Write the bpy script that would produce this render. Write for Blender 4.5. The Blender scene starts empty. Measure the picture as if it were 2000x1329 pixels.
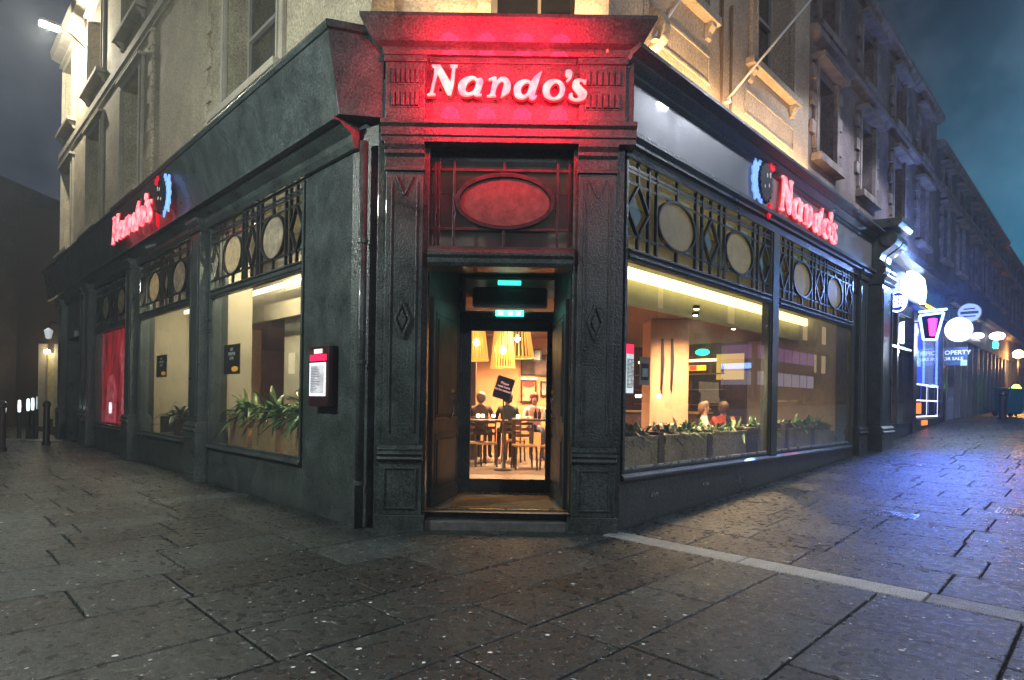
import bpy, bmesh, math, random
from mathutils import Vector, Matrix
random.seed(7)
R = math.radians
SQ = math.sqrt(2.0)
scene = bpy.context.scene

# ---------------------------------------------------------------- camera
cam_d = bpy.data.cameras.new("camera")
cam = bpy.data.objects.new("camera", cam_d)
scene.collection.objects.link(cam)
cam.location = (0, 0, 1.51)
cam.rotation_euler = (R(90), R(-0.9), 0)
cam_d.sensor_width = 36.0
cam_d.lens = 21.28
cam_d.shift_y = 0.0588
cam_d.clip_start = 0.05
cam_d.clip_end = 2000
scene.camera = cam

# ---------------------------------------------------------------- night sky
world = bpy.data.worlds.new("World")
scene.world = world
world.use_nodes = True
wn = world.node_tree.nodes; wl = world.node_tree.links
wn.clear()
wo = wn.new('ShaderNodeOutputWorld'); wb = wn.new('ShaderNodeBackground')
tc = wn.new('ShaderNodeTexCoord')
nz = wn.new('ShaderNodeTexNoise'); nz.inputs['Scale'].default_value = 2.6; nz.inputs['Detail'].default_value = 6; nz.inputs['Roughness'].default_value = .62
cr = wn.new('ShaderNodeValToRGB')
cr.color_ramp.elements[0].position = .36; cr.color_ramp.elements[0].color = (.007, .010, .020, 1)
cr.color_ramp.elements[1].position = .66; cr.color_ramp.elements[1].color = (.070, .078, .10, 1)
sx = wn.new('ShaderNodeSeparateXYZ')
mr = wn.new('ShaderNodeMapRange'); mr.inputs[1].default_value = .42; mr.inputs[2].default_value = .80
mz = wn.new('ShaderNodeMapRange'); mz.inputs[1].default_value = .62; mz.inputs[2].default_value = .02
mm = wn.new('ShaderNodeMath'); mm.operation = 'MULTIPLY'
mn = wn.new('ShaderNodeMath'); mn.operation = 'MULTIPLY'
mix = wn.new('ShaderNodeMixRGB'); mix.blend_type = 'ADD'; mix.inputs[0].default_value = 1
teal = wn.new('ShaderNodeMixRGB'); teal.blend_type = 'MIX'
teal.inputs[1].default_value = (0, 0, 0, 1); teal.inputs[2].default_value = (.02, .62, 1.05, 1)
wl.new(tc.outputs['Generated'], nz.inputs['Vector']); wl.new(nz.outputs['Fac'], cr.inputs[0])
wl.new(tc.outputs['Generated'], sx.inputs[0])
wl.new(sx.outputs['X'], mr.inputs[0]); wl.new(sx.outputs['Z'], mz.inputs[0])
wl.new(mr.outputs[0], mm.inputs[0]); wl.new(mz.outputs[0], mm.inputs[1])
wl.new(mm.outputs[0], mn.inputs[0]); wl.new(nz.outputs['Fac'], mn.inputs[1])
wl.new(mn.outputs[0], teal.inputs[0])
wl.new(cr.outputs[0], mix.inputs[1]); wl.new(teal.outputs[0], mix.inputs[2])
wl.new(mix.outputs[0], wb.inputs[0]); wb.inputs[1].default_value = 1.0
wl.new(wb.outputs[0], wo.inputs[0])

scene.view_settings.view_transform = 'Standard'
scene.view_settings.look = 'None'
scene.view_settings.exposure = 0.42
scene.view_settings.gamma = 1.0
scene.render.engine = 'CYCLES'
scene.cycles.use_denoising = True
scene.cycles.max_bounces = 7
scene.cycles.diffuse_bounces = 3
scene.cycles.glossy_bounces = 4
scene.cycles.transparent_max_bounces = 12
scene.cycles.sample_clamp_indirect = 4.0
scene.cycles.caustics_reflective = False
scene.cycles.caustics_refractive = False
scene.cycles.blur_glossy = 0.5

# ---------------------------------------------------------------- helpers
COL = scene.collection

class Frame:
    """a wall: s runs along it, o points out of it, z is up"""
    def __init__(s, org, d, n): s.o = Vector((org[0], org[1], 0)); s.d = Vector((d[0], d[1], 0)); s.n = Vector((n[0], n[1], 0))
    def __call__(s, a, o, z): return s.o + s.d * a + s.n * o + Vector((0, 0, z))
FL = Frame((-1.94, 7.256), (-1 / SQ, 1 / SQ), (-1 / SQ, -1 / SQ))    # left street front
FR = Frame((1.28, 7.15), (1 / SQ, 1 / SQ), (1 / SQ, -1 / SQ))        # right street front
FC = Frame((0, 7.0), (1, 0), (0, -1))                               # chamfered corner
FW = Frame((0, 0), (1, 0), (0, -1))                                 # plain world: (x, -y, z)

def gz(x, y):
    """height of the pavement: level by the corner, climbing up the right street"""
    s = (x + y) / SQ - 5.96
    if s <= 0: return 0.0
    if s < 8: return .042 * s
    if s < 20: return .336 + .064 * (s - 8)
    return 1.104 + .02 * (s - 20)

class MB:
    def __init__(s): s.v = []; s.f = []; s.m = []
    def vert(s, p): s.v.append(tuple(p)); return len(s.v) - 1
    def face(s, idx, m=0): s.f.append(tuple(idx)); s.m.append(m)
    def poly(s, pts, m=0): s.face([s.vert(p) for p in pts], m); return s
    def box(s, F, a0, a1, o0, o1, z0, z1, m=0):
        if a0 > a1: a0, a1 = a1, a0
        if o0 > o1: o0, o1 = o1, o0
        c = [s.vert(F(a, o, z)) for z in (z0, z1) for o in (o0, o1) for a in (a0, a1)]
        for q in ((0, 2, 3, 1), (4, 5, 7, 6), (0, 1, 5, 4), (2, 6, 7, 3), (0, 4, 6, 2), (1, 3, 7, 5)): s.face([c[i] for i in q], m)
        return s
    def prism(s, F, a0, a1, prof, m=0):
        """profile of (o, z) points swept along the wall"""
        n = len(prof)
        A = [s.vert(F(a0, o, z)) for o, z in prof]; B = [s.vert(F(a1, o, z)) for o, z in prof]
        for i in range(n): s.face((A[i], A[(i + 1) % n], B[(i + 1) % n], B[i]), m)
        s.face(A[::-1], m); s.face(B, m)
        return s
    def plate(s, F, outline, o0, o1, m=0):
        """outline of (a, z) points given a thickness out of the wall"""
        n = len(outline)
        A = [s.vert(F(a, o0, z)) for a, z in outline]; B = [s.vert(F(a, o1, z)) for a, z in outline]
        for i in range(n): s.face((A[i], A[(i + 1) % n], B[(i + 1) % n], B[i]), m)
        s.face(A[::-1], m); s.face(B, m)
        return s
    def ring(s, F, ca, cz, ra, rz, w, o0, o1, n=40, m=0):
        P = []
        for i in range(n):
            t = 2 * math.pi * i / n; c, q = math.cos(t), math.sin(t)
            P.append([s.vert(F(ca + (ra + k) * c, o, cz + (rz + k) * q)) for k, o in ((0, o0), (w, o0), (w, o1), (0, o1))])
        for i in range(n):
            A = P[i]; B = P[(i + 1) % n]
            for j in range(4): s.face((A[j], A[(j + 1) % 4], B[(j + 1) % 4], B[j]), m)
        return s
    def disc(s, F, ca, cz, ra, rz, o0, o1, n=40, m=0):
        return s.plate(F, [(ca + ra * math.cos(2 * math.pi * i / n), cz + rz * math.sin(2 * math.pi * i / n)) for i in range(n)], o0, o1, m)
    def tube(s, pts, r, n=10, m=0, r2=None):
        pts = [Vector(p) for p in pts]; rings = []
        for i, p in enumerate(pts):
            d = (pts[min(i + 1, len(pts) - 1)] - pts[max(i - 1, 0)]).normalized()
            u = d.cross(Vector((0, 0, 1)))
            if u.length < 1e-3: u = d.cross(Vector((1, 0, 0)))
            u.normalize(); w = d.cross(u)
            rr = r if r2 is None else r + (r2 - r) * i / max(1, len(pts) - 1)
            if isinstance(rr, (list, tuple)): rr = rr[i]
            rings.append([s.vert(p + (u * math.cos(2 * math.pi * k / n) + w * math.sin(2 * math.pi * k / n)) * rr) for k in range(n)])
        for A, B in zip(rings, rings[1:]):
            for k in range(n): s.face((A[k], A[(k + 1) % n], B[(k + 1) % n], B[k]), m)
        s.face(rings[0][::-1], m); s.face(rings[-1], m)
        return s
    def bar(s, F, a0, z0, a1, z1, w, o0, o1, m=0):
        d = Vector((a1 - a0, z1 - z0)); d.normalize(); q = Vector((-d.y, d.x)) * w / 2
        return s.plate(F, [(a0 - q.x, z0 - q.y), (a1 - q.x, z1 - q.y), (a1 + q.x, z1 + q.y), (a0 + q.x, z0 + q.y)], o0, o1, m)
    def lathe(s, c, prof, n=20, m=0):
        c = Vector(c)
        rings = [[s.vert(c + Vector((r * math.cos(2 * math.pi * k / n), r * math.sin(2 * math.pi * k / n), z))) for k in range(n)] for r, z in prof]
        for A, B in zip(rings, rings[1:]):
            for k in range(n): s.face((A[k], A[(k + 1) % n], B[(k + 1) % n], B[k]), m)
        s.face(rings[0][::-1], m); s.face(rings[-1], m)
        return s
    def build(s, name, mats, parent=None, bevel=0, smooth=False):
        me = bpy.data.meshes.new(name); me.from_pydata(s.v, [], s.f); me.update()
        bm = bmesh.new(); bm.from_mesh(me); bmesh.ops.recalc_face_normals(bm, faces=bm.faces); bm.to_mesh(me); bm.free()
        if not isinstance(mats, (list, tuple)): mats = [mats]
        for m in mats: me.materials.append(m)
        me.polygons.foreach_set('material_index', s.m)
        o = bpy.data.objects.new(name, me); COL.objects.link(o)
        if parent: join(o, parent)
        if bevel:
            b = o.modifiers.new('edge', 'BEVEL'); b.width = bevel; b.segments = 2; b.limit_method = 'ANGLE'; b.angle_limit = R(35)
            b.use_clamp_overlap = True
        if smooth:
            me.polygons.foreach_set('use_smooth', [True] * len(me.polygons))
        return o

def world_loc(o):
    p = Vector(o.location)
    return p if o.parent is None else p + world_loc(o.parent)
def world_loc2(o):
    # every root is unrotated while it is being built; parts keep a zero location
    while o.parent is not None: o = o.parent
    return Vector(o.location) if o.type == 'EMPTY' else Vector((0, 0, 0))
def join(o, parent):
    o.parent = parent
    if parent.parent is None and parent.type == 'EMPTY':
        o.matrix_parent_inverse = Matrix.Translation(-Vector(parent.location))
def tag(o, label=None, cat=None, group=None, kind=None):
    if label: o['label'] = label
    if cat: o['category'] = cat
    if group: o['group'] = group
    if kind: o['kind'] = kind
    return o
def thing(name, loc, label, cat, group=None):
    o = bpy.data.objects.new(name, None); COL.objects.link(o); o.location = loc
    o.empty_display_size = .2
    return tag(o, label, cat, group)
def copy_tree(o, parent=None):
    c = o.copy(); COL.objects.link(c)
    if parent: c.parent = parent; c.matrix_parent_inverse = o.matrix_parent_inverse.copy()
    for ch in list(o.children): copy_tree(ch, c)
    return c
def px(x, y, Y):
    """a point seen at photo pixel x, y, at distance Y in front of the camera"""
    u = x - 1000; v = y - 782; r = R(.9); c, q = math.cos(r), math.sin(r)
    u0 = u * c + v * q; v0 = -u * q + v * c
    return Vector((u0 / 1182 * Y, Y, 1.51 - v0 / 1182 * Y))
def onwall(F, x, y, o=0):
    """(a, z) on a wall plane of a photo pixel"""
    c0 = Vector((0, 0, 1.51)); d = px(x, y, 1.0) - c0
    k = (F(0, o, 0) - c0).dot(F.n) / d.dot(F.n)
    p = c0 + d * k
    return (p - F(0, o, 0)).dot(F.d), p.z
def across(F, x, y, a):
    """(o, z) of a photo pixel on a plane square to the wall at distance a along it"""
    c0 = Vector((0, 0, 1.51)); d = px(x, y, 1.0) - c0
    k = (F(a, 0, 0) - c0).dot(F.d) / d.dot(F.d)
    p = c0 + d * k
    return (p - F(a, 0, 0)).dot(F.n), p.z

def add_light(name, typ, loc, energy, color, parent=None, size=.1, rot=None, spot=None, blend=.4, target=None):
    d = bpy.data.lights.new(name, typ); d.energy = energy; d.color = color
    if typ == 'AREA': d.size = size
    elif typ in ('POINT', 'SPOT'): d.shadow_soft_size = size
    if typ == 'SPOT': d.spot_size = R(spot or 90); d.spot_blend = blend
    o = bpy.data.objects.new(name, d); COL.objects.link(o); o.location = loc
    if target is not None: o.rotation_euler = (Vector(target) - Vector(loc)).to_track_quat('-Z', 'Y').to_euler()
    elif rot: o.rotation_euler = rot
    if parent: join(o, parent)
    return o

# ---------------------------------------------------------------- materials
def mat(name):
    m = bpy.data.materials.new(name); m.use_nodes = True
    return m, m.node_tree.nodes, m.node_tree.links, m.node_tree.nodes['Principled BSDF']
def pbr(name, c, rough=.5, metal=0, var=.25, scale=6, bump=.0, bscale=60, grime=0.0, spec=.5, rvar=.12, coat=0):
    """painted / mineral surface: colour drifts with noise, roughness varies, fine relief"""
    m, n, l, b = mat(name)
    t = n.new('ShaderNodeTexCoord')
    a = n.new('ShaderNodeTexNoise'); a.inputs['Scale'].default_value = scale; a.inputs['Detail'].default_value = 8; a.inputs['Roughness'].default_value = .65
    l.new(t.outputs['Object'], a.inputs['Vector'])
    g = n.new('ShaderNodeTexNoise'); g.inputs['Scale'].default_value = bscale; g.inputs['Detail'].default_value = 3
    l.new(t.outputs['Object'], g.inputs['Vector'])
    r = n.new('ShaderNodeValToRGB'); r.color_ramp.elements[0].position = .3; r.color_ramp.elements[1].position = .7
    lo = 1 - var; hi = 1 + var
    r.color_ramp.elements[0].color = (c[0] * lo, c[1] * lo, c[2] * lo, 1); r.color_ramp.elements[1].color = (min(1, c[0] * hi), min(1, c[1] * hi), min(1, c[2] * hi), 1)
    l.new(a.outputs['Fac'], r.inputs[0])
    sp = n.new('ShaderNodeMapRange'); sp.inputs[1].default_value = .3; sp.inputs[2].default_value = .7; sp.inputs[3].default_value = 1 - grime; sp.inputs[4].default_value = 1 + grime
    l.new(g.outputs['Fac'], sp.inputs[0])
    mu = n.new('ShaderNodeVectorMath'); mu.operation = 'SCALE'
    l.new(r.outputs[0], mu.inputs[0]); l.new(sp.outputs[0], mu.inputs['Scale'])
    l.new(mu.outputs[0], b.inputs['Base Color'])
    rr = n.new('ShaderNodeMapRange'); rr.inputs[1].default_value = .3; rr.inputs[2].default_value = .7
    rr.inputs[3].default_value = max(.02, rough - rvar); rr.inputs[4].default_value = min(1, rough + rvar)
    l.new(a.outputs['Fac'], rr.inputs[0]); l.new(rr.outputs[0], b.inputs['Roughness'])
    b.inputs['Metallic'].default_value = metal
    b.inputs['Specular IOR Level'].default_value = spec
    b.inputs['Coat Weight'].default_value = coat
    if bump:
        bp = n.new('ShaderNodeBump'); bp.inputs['Strength'].default_value = bump; bp.inputs['Distance'].default_value = .01
        l.new(g.outputs['Fac'], bp.inputs['Height']); l.new(bp.outputs[0], b.inputs['Normal'])
    return m
def emi(name, c, s, base=None):
    m, n, l, b = mat(name)
    b.inputs['Base Color'].default_value = (*(base or c), 1)
    b.inputs['Emission Color'].default_value = (*c, 1); b.inputs['Emission Strength'].default_value = s
    b.inputs['Roughness'].default_value = .4
    return m
def glass_mat(name, tint=(.93, .95, .94), refl=1.0, smear=.0):
    m, n, l, b = mat(name); n.remove(b)
    out = n['Material Output']
    tr = n.new('ShaderNodeBsdfTransparent'); tr.inputs[0].default_value = (*tint, 1)
    gl = n.new('ShaderNodeBsdfGlossy'); gl.inputs['Roughness'].default_value = .0; gl.inputs[0].default_value = (.95, .97, 1, 1)
    ge = n.new('ShaderNodeNewGeometry'); dt = n.new('ShaderNodeVectorMath'); dt.operation = 'DOT_PRODUCT'
    l.new(ge.outputs['Normal'], dt.inputs[0]); l.new(ge.outputs['Incoming'], dt.inputs[1])
    ab_ = n.new('ShaderNodeMath'); ab_.operation = 'ABSOLUTE'; l.new(dt.outputs['Value'], ab_.inputs[0])
    iv = n.new('ShaderNodeMath'); iv.operation = 'SUBTRACT'; iv.inputs[0].default_value = 1; l.new(ab_.outputs[0], iv.inputs[1])
    pw = n.new('ShaderNodeMath'); pw.operation = 'POWER'; pw.inputs[1].default_value = 5; l.new(iv.outputs[0], pw.inputs[0])
    ma = n.new('ShaderNodeMath'); ma.operation = 'MULTIPLY_ADD'; ma.inputs[1].default_value = .92; ma.inputs[2].default_value = .045; l.new(pw.outputs[0], ma.inputs[0])
    mu = n.new('ShaderNodeMath'); mu.operation = 'MULTIPLY'; mu.inputs[1].default_value = refl; mu.use_clamp = True
    mx = n.new('ShaderNodeMixShader')
    l.new(ma.outputs[0], mu.inputs[0]); l.new(mu.outputs[0], mx.inputs[0]); l.new(tr.outputs[0], mx.inputs[1]); l.new(gl.outputs[0], mx.inputs[2])
    last = mx.outputs[0]
    if smear:
        df = n.new('ShaderNodeBsdfDiffuse'); df.inputs[0].default_value = (.5, .52, .5, 1)
        t = n.new('ShaderNodeTexCoord'); a = n.new('ShaderNodeTexNoise'); a.inputs['Scale'].default_value = 1.7; a.inputs['Detail'].default_value = 7
        a.inputs['Distortion'].default_value = 1.5
        l.new(t.outputs['Object'], a.inputs['Vector'])
        k = n.new('ShaderNodeMapRange'); k.inputs[1].default_value = .4; k.inputs[2].default_value = .8; k.inputs[3].default_value = smear * .35; k.inputs[4].default_value = smear
        l.new(a.outputs['Fac'], k.inputs[0])
        m2 = n.new('ShaderNodeMixShader'); l.new(k.outputs[0], m2.inputs[0]); l.new(last, m2.inputs[1]); l.new(df.outputs[0], m2.inputs[2]); last = m2.outputs[0]
    l.new(last, out.inputs[0])
    return m
def frosted(name, c, clear=0.0):
    m, n, l, b = mat(name); n.remove(b); out = n['Material Output']
    a = n.new('ShaderNodeTexVoronoi'); a.inputs['Scale'].default_value = 60
    t = n.new('ShaderNodeTexCoord'); l.new(t.outputs['Object'], a.inputs['Vector'])
    bp = n.new('ShaderNodeBump'); bp.inputs['Strength'].default_value = .25; bp.inputs['Distance'].default_value = .004; l.new(a.outputs[0], bp.inputs['Height'])
    tr = n.new('ShaderNodeBsdfTranslucent'); tr.inputs[0].default_value = (*c, 1)
    df = n.new('ShaderNodeBsdfDiffuse'); df.inputs[0].default_value = (*[x * .8 for x in c], 1)
    gl = n.new('ShaderNodeBsdfGlossy'); gl.inputs['Roughness'].default_value = .3
    for q in (tr, df, gl): l.new(bp.outputs[0], q.inputs['Normal'])
    cn = n.new('ShaderNodeTexNoise'); cn.inputs['Scale'].default_value = 7; cn.inputs['Detail'].default_value = 6; cn.inputs['Roughness'].default_value = .75; l.new(t.outputs['Object'], cn.inputs['Vector'])
    rp_ = n.new('ShaderNodeValToRGB'); rp_.color_ramp.elements[0].position = .36; rp_.color_ramp.elements[1].position = .66
    rp_.color_ramp.elements[0].color = (*[x * (.8 if clear else .55) for x in c], 1); rp_.color_ramp.elements[1].color = (*[min(1, x * (1.05 if clear else 1.2)) for x in c], 1)
    l.new(cn.outputs['Fac'], rp_.inputs[0]); l.new(rp_.outputs[0], tr.inputs[0]); l.new(rp_.outputs[0], df.inputs[0])
    m1 = n.new('ShaderNodeMixShader'); m1.inputs[0].default_value = .45; l.new(tr.outputs[0], m1.inputs[1]); l.new(df.outputs[0], m1.inputs[2])
    m2 = n.new('ShaderNodeMixShader'); m2.inputs[0].default_value = .08; l.new(m1.outputs[0], m2.inputs[1]); l.new(gl.outputs[0], m2.inputs[2])
    last = m2.outputs[0]
    if clear:
        tp = n.new('ShaderNodeBsdfTransparent'); m3 = n.new('ShaderNodeMixShader'); m3.inputs[0].default_value = clear
        l.new(last, m3.inputs[1]); l.new(tp.outputs[0], m3.inputs[2]); last = m3.outputs[0]
    l.new(last, out.inputs[0]); return m

M = {}
M['paint'] = pbr('shopfront_paint', (.040, .052, .051), .36, var=.45, scale=2.6, bump=.8, bscale=44, grime=.6, coat=.2)
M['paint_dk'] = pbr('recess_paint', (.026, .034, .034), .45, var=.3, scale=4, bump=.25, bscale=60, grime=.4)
M['lattice'] = pbr('lattice_iron', (.022, .024, .026), .35, var=.3, scale=12, bump=.1)
M['stone_l'] = pbr('cream_stone', (.37, .325, .235), .85, var=.36, scale=1.1, bump=.8, bscale=30, grime=.38)
M['stone_r'] = pbr('warm_stone', (.40, .33, .25), .85, var=.30, scale=1.0, bump=.8, bscale=30, grime=.3)
M['trim'] = pbr('stone_trim', (.34, .31, .25), .8, var=.2, scale=3, bump=.4, bscale=50, grime=.15)
M['sash'] = pbr('painted_sash', (.30, .28, .25), .5, var=.15)
M['curtain'] = pbr('curtain', (.30, .26, .22), .9, var=.25, scale=3)
M['dark'] = pbr('dark_void', (.010, .010, .011), .8, var=.2)
M['glass'] = glass_mat('window_glass', refl=1.5, smear=.035)
M['glass_up'] = glass_mat('upper_glass', tint=(.6, .62, .62), refl=2.0)
M['frost'] = frosted('frosted_glass', (.62, .55, .42))
M['frost_r'] = frosted('thin_frosted_glass', (.62, .58, .46), .55)
M['frost_c'] = frosted('frosted_glass_door', (.26, .17, .15))
M['sill'] = pbr('sill_metal', (.35, .38, .38), .3, metal=.6, var=.2)
M['brass'] = pbr('brass_nosing', (.55, .36, .12), .3, metal=.9, var=.2)
M['steel'] = pbr('brushed_steel', (.5, .5, .5), .25, metal=1, var=.1)
M['black'] = pbr('black_paint', (.012, .012, .013), .45, var=.3)
M['white'] = pbr('white_paint', (.75, .75, .72), .5, var=.08)
M['step'] = pbr('step_stone', (.10, .105, .10), .6, var=.4, scale=8, bump=.6, bscale=60, grime=.3)
M['mat'] = pbr('coir_mat', (.20, .13, .055), .95, var=.3, scale=20, bump=1.0, bscale=220, grime=.4)
# ---------------------------------------------------------------- paving
def paving_mat(name, c, wet):
    m, n, l, b = mat(name)
    t = n.new('ShaderNodeTexCoord'); geo = n.new('ShaderNodeNewGeometry')
    a = n.new('ShaderNodeTexNoise'); a.inputs['Scale'].default_value = .9; a.inputs['Detail'].default_value = 9; a.inputs['Roughness'].default_value = .7
    g = n.new('ShaderNodeTexNoise'); g.inputs['Scale'].default_value = 130; g.inputs['Detail'].default_value = 1
    f = n.new('ShaderNodeTexNoise'); f.inputs['Scale'].default_value = 14; f.inputs['Detail'].default_value = 6
    for q in (a, g, f): l.new(t.outputs['Object'], q.inputs['Vector'])
    k = n.new('ShaderNodeMapRange'); k.inputs[3].default_value = .42; k.inputs[4].default_value = 1.7
    l.new(geo.outputs['Random Per Island'], k.inputs[0])
    k2 = n.new('ShaderNodeMapRange'); k2.inputs[1].default_value = .3; k2.inputs[2].default_value = .7; k2.inputs[3].default_value = .4; k2.inputs[4].default_value = 1.6
    l.new(a.outputs['Fac'], k2.inputs[0])
    k3 = n.new('ShaderNodeMapRange'); k3.inputs[1].default_value = .42; k3.inputs[2].default_value = .74; k3.inputs[3].default_value = .5; k3.inputs[4].default_value = 3.0
    l.new(g.outputs['Fac'], k3.inputs[0])
    m1 = n.new('ShaderNodeMath'); m1.operation = 'MULTIPLY'; m2 = n.new('ShaderNodeMath'); m2.operation = 'MULTIPLY'
    l.new(k.outputs[0], m1.inputs[0]); l.new(k2.outputs[0], m1.inputs[1]); l.new(m1.outputs[0], m2.inputs[0]); l.new(k3.outputs[0], m2.inputs[1])
    hs = n.new('ShaderNodeVectorMath'); hs.operation = 'SCALE'; hs.inputs[0].default_value = c
    l.new(m2.outputs[0], hs.inputs['Scale']); l.new(hs.outputs[0], b.inputs['Base Color'])
    r = n.new('ShaderNodeMapRange'); r.inputs[1].default_value = .35; r.inputs[2].default_value = .65; r.inputs[3].default_value = wet; r.inputs[4].default_value = wet + .34
    l.new(f.outputs['Fac'], r.inputs[0]); l.new(r.outputs[0], b.inputs['Roughness']); 
    b.inputs['Specular IOR Level'].default_value = .6
    ad = n.new('ShaderNodeMath'); ad.operation = 'ADD'; l.new(g.outputs['Fac'], ad.inputs[0]); l.new(f.outputs['Fac'], ad.inputs[1])
    bp = n.new('ShaderNodeBump'); bp.inputs['Strength'].default_value = .9; bp.inputs['Distance'].default_value = .008
    l.new(ad.outputs[0], bp.inputs['Height']); l.new(bp.outputs[0], b.inputs['Normal'])
    return m
M['slab'] = paving_mat('wet_flagstone', (.018, .0235, .023), .17)
M['band'] = paving_mat('pale_granite', (.15, .16, .155), .40)
M['joint'] = pbr('joint_dirt', (.010, .010, .010), .9, var=.3)

def ab(a, b): return ((a - b) / SQ, (a + b) / SQ)
def gpt(a, b, dz=0.0):
    x, y = ab(a, b); return (x, y, gz(x, y) + dz)
g = MB()
AG = [-60, -20, -8] + [5.96 + .5 * i for i in range(0, 34)] + [24 + 4 * i for i in range(0, 40)]
BG = [-90, -30, -8, 0, 4, 8, 16, 30, 60, 110]
idx = {}
for i, a in enumerate(AG):
    for j, b_ in enumerate(BG): idx[i, j] = g.vert(gpt(a, b_, -.035))
for i in range(len(AG) - 1):
    for j in range(len(BG) - 1): g.face((idx[i, j], idx[i + 1, j], idx[i + 1, j + 1], idx[i, j + 1]))
tag(g.build('ground', M['joint']), kind='structure')

rs = random.Random(3)
sl = MB()
def slab(a0, a1, b0, b1, mb, dz=0.0):
    q = .010; e = .005
    top = [mb.vert(gpt(a, b, dz - .0)) for a, b in ((a0 + q + e, b0 + q + e), (a1 - q - e, b0 + q + e), (a1 - q - e, b1 - q - e), (a0 + q + e, b1 - q - e))]
    mid = [mb.vert(gpt(a, b, dz - .004)) for a, b in ((a0 + q, b0 + q), (a1 - q, b0 + q), (a1 - q, b1 - q), (a0 + q, b1 - q))]
    bot = [mb.vert(gpt(a, b, -.033)) for a, b in ((a0 + q, b0 + q), (a1 - q, b0 + q), (a1 - q, b1 - q), (a0 + q, b1 - q))]
    mb.face(top)
    for i in range(4):
        mb.face((top[i], top[(i + 1) % 4], mid[(i + 1) % 4], mid[i])); mb.face((mid[i], mid[(i + 1) % 4], bot[(i + 1) % 4], bot[i]))
# left of the band: courses run square to the left front
b_ = -7.0
while b_ < 34:
    h = rs.choice([.55, .62, .7, .78, .9]); a1lim = 5.58 if b_ < 6.2 else 3.74
    a = a1lim
    while a > -9:
        w = rs.uniform(.65, 1.35)
        slab(a - w, a, b_, b_ + h, sl, rs.uniform(-.002, .002)); a -= w
    b_ += h
# right of the band: courses run square to the right front
a = 5.90
while a < 60:
    h = rs.choice([.55, .62, .7, .82]); b_ = 4.14
    if 11 < a - 5.96 < 12: h = .9
    while b_ > -6:
        w = rs.uniform(.6, 1.3)
        slab(a, a + h, b_ - w, b_, sl, rs.uniform(-.002, .002)); b_ -= w
    a += h
tag(sl.build('pavement', M['slab']), kind='structure')
bd = MB(); b_ = 4.12
for w in (.12, 1.45, 1.5, 1.4, 1.55, 1.5, 1.5):
    slab(5.59, 5.895, b_ - w, b_, bd, .001); b_ -= w
tag(bd.build('pavement_band', M['band']), kind='structure')
# chewing gum spots trodden flat, and fluffy specks of debris
M['gum'] = pbr('old_gum', (.80, .81, .78), .6, var=.1)
gm = MB()
for i in range(420):
    y = 2.9 + 9 * rs.random() ** 1.8; x = rs.uniform(-.9, .9) * y
    if y > 6.6 - .2 * rs.random() and abs(x) < y - 4.4 and y < 30: 
        pass
    a_, b2 = (x + y) / SQ, (y - x) / SQ
    if a_ > 3.7 and b2 > 4.1: continue
    z = gz(x, y) + .0045; r0 = rs.uniform(.008, .017) * (1.2 if rs.random() < .15 else .75); k = rs.uniform(.6, 1)
    th = rs.uniform(0, 3.1)
    gm.poly([(x + r0 * (math.cos(t) * math.cos(th) - k * math.sin(t) * math.sin(th)), y + r0 * (math.cos(t) * math.sin(th) + k * math.sin(t) * math.cos(th)), z + .002) for t in [2 * math.pi * j / 9 for j in range(9)]])
tag(gm.build('gum_spots', M['gum']), 'pale chewing gum spots trodden flat all over the flagstones', 'gum spots', kind='stuff')
M['fluff'] = pbr('dry_grit', (.5, .53, .56), .8, var=.2)
fl = MB()
for i in range(1500):
    x = rs.gauss(.1, 1.5); y = rs.uniform(2.7, 6.6)
    if y > 6.8 or x > 3.2: continue
    z = gz(x, y) + .006; r0 = rs.uniform(.006, .030); th = rs.uniform(0, 6.3); cu = rs.uniform(-1.6, 1.6); w = rs.uniform(.0012, .0028)
    P = []
    for j in range(5):
        t = j / 4; q = th + cu * t
        P.append((x + r0 * t * math.cos(q), y + r0 * t * math.sin(q)))
    for (x0, y0), (x1, y1) in zip(P, P[1:]):
        d = Vector((x1 - x0, y1 - y0)).normalized(); nx, ny = -d.y * w, d.x * w
        fl.poly([(x0 - nx, y0 - ny, z), (x1 - nx, y1 - ny, z), (x1 + nx, y1 + ny, z + .001), (x0 + nx, y0 + ny, z + .001)])
tag(fl.build('grit_and_fibres', M['fluff']), 'pale curled fibres and grit scattered on the near flagstones', 'litter', kind='stuff')

def drain(loc_a, loc_b, wa, wb, label):
    t = thing('drain_cover', gpt(loc_a, loc_b), label, 'drain cover')
    f = MB(); 
    def bxg(a0, a1, b0, b1, z0, z1): 
        c = [f.vert(gpt(a, b, z)) for z in (z0, z1) for b in (b0, b1) for a in (a0, a1)]
        for q in ((0, 2, 3, 1), (4, 5, 7, 6), (0, 1, 5, 4), (2, 6, 7, 3), (0, 4, 6, 2), (1, 3, 7, 5)): f.face([c[i] for i in q])
    A0, A1, B0, B1 = loc_a - wa / 2, loc_a + wa / 2, loc_b - wb / 2, loc_b + wb / 2
    bxg(A0, A0 + .025, B0, B1, -.01, .008); bxg(A1 - .025, A1, B0, B1, -.01, .008); bxg(A0 + .025, A1 - .025, B0, B0 + .025, -.01, .008); bxg(A0 + .025, A1 - .025, B1 - .025, B1, -.01, .008)
    f.build('rim', M['steel'], t)
    f = MB(); bxg(A0 + .026, A1 - .026, B0 + .026, B1 - .026, -.01, .003)
    f.build('plate', M['black'], t)
    f = MB(); n = int((wb - .06) / .035)
    for i in range(n):
        for j in range(int((wa - .06) / .045)):
            bb = B0 + .04 + i * .035; aa = A0 + .04 + j * .045
            bxg(aa, aa + .028, bb, bb + .018, .003, .009)
    f.build('tread', M['steel'], t)
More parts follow.
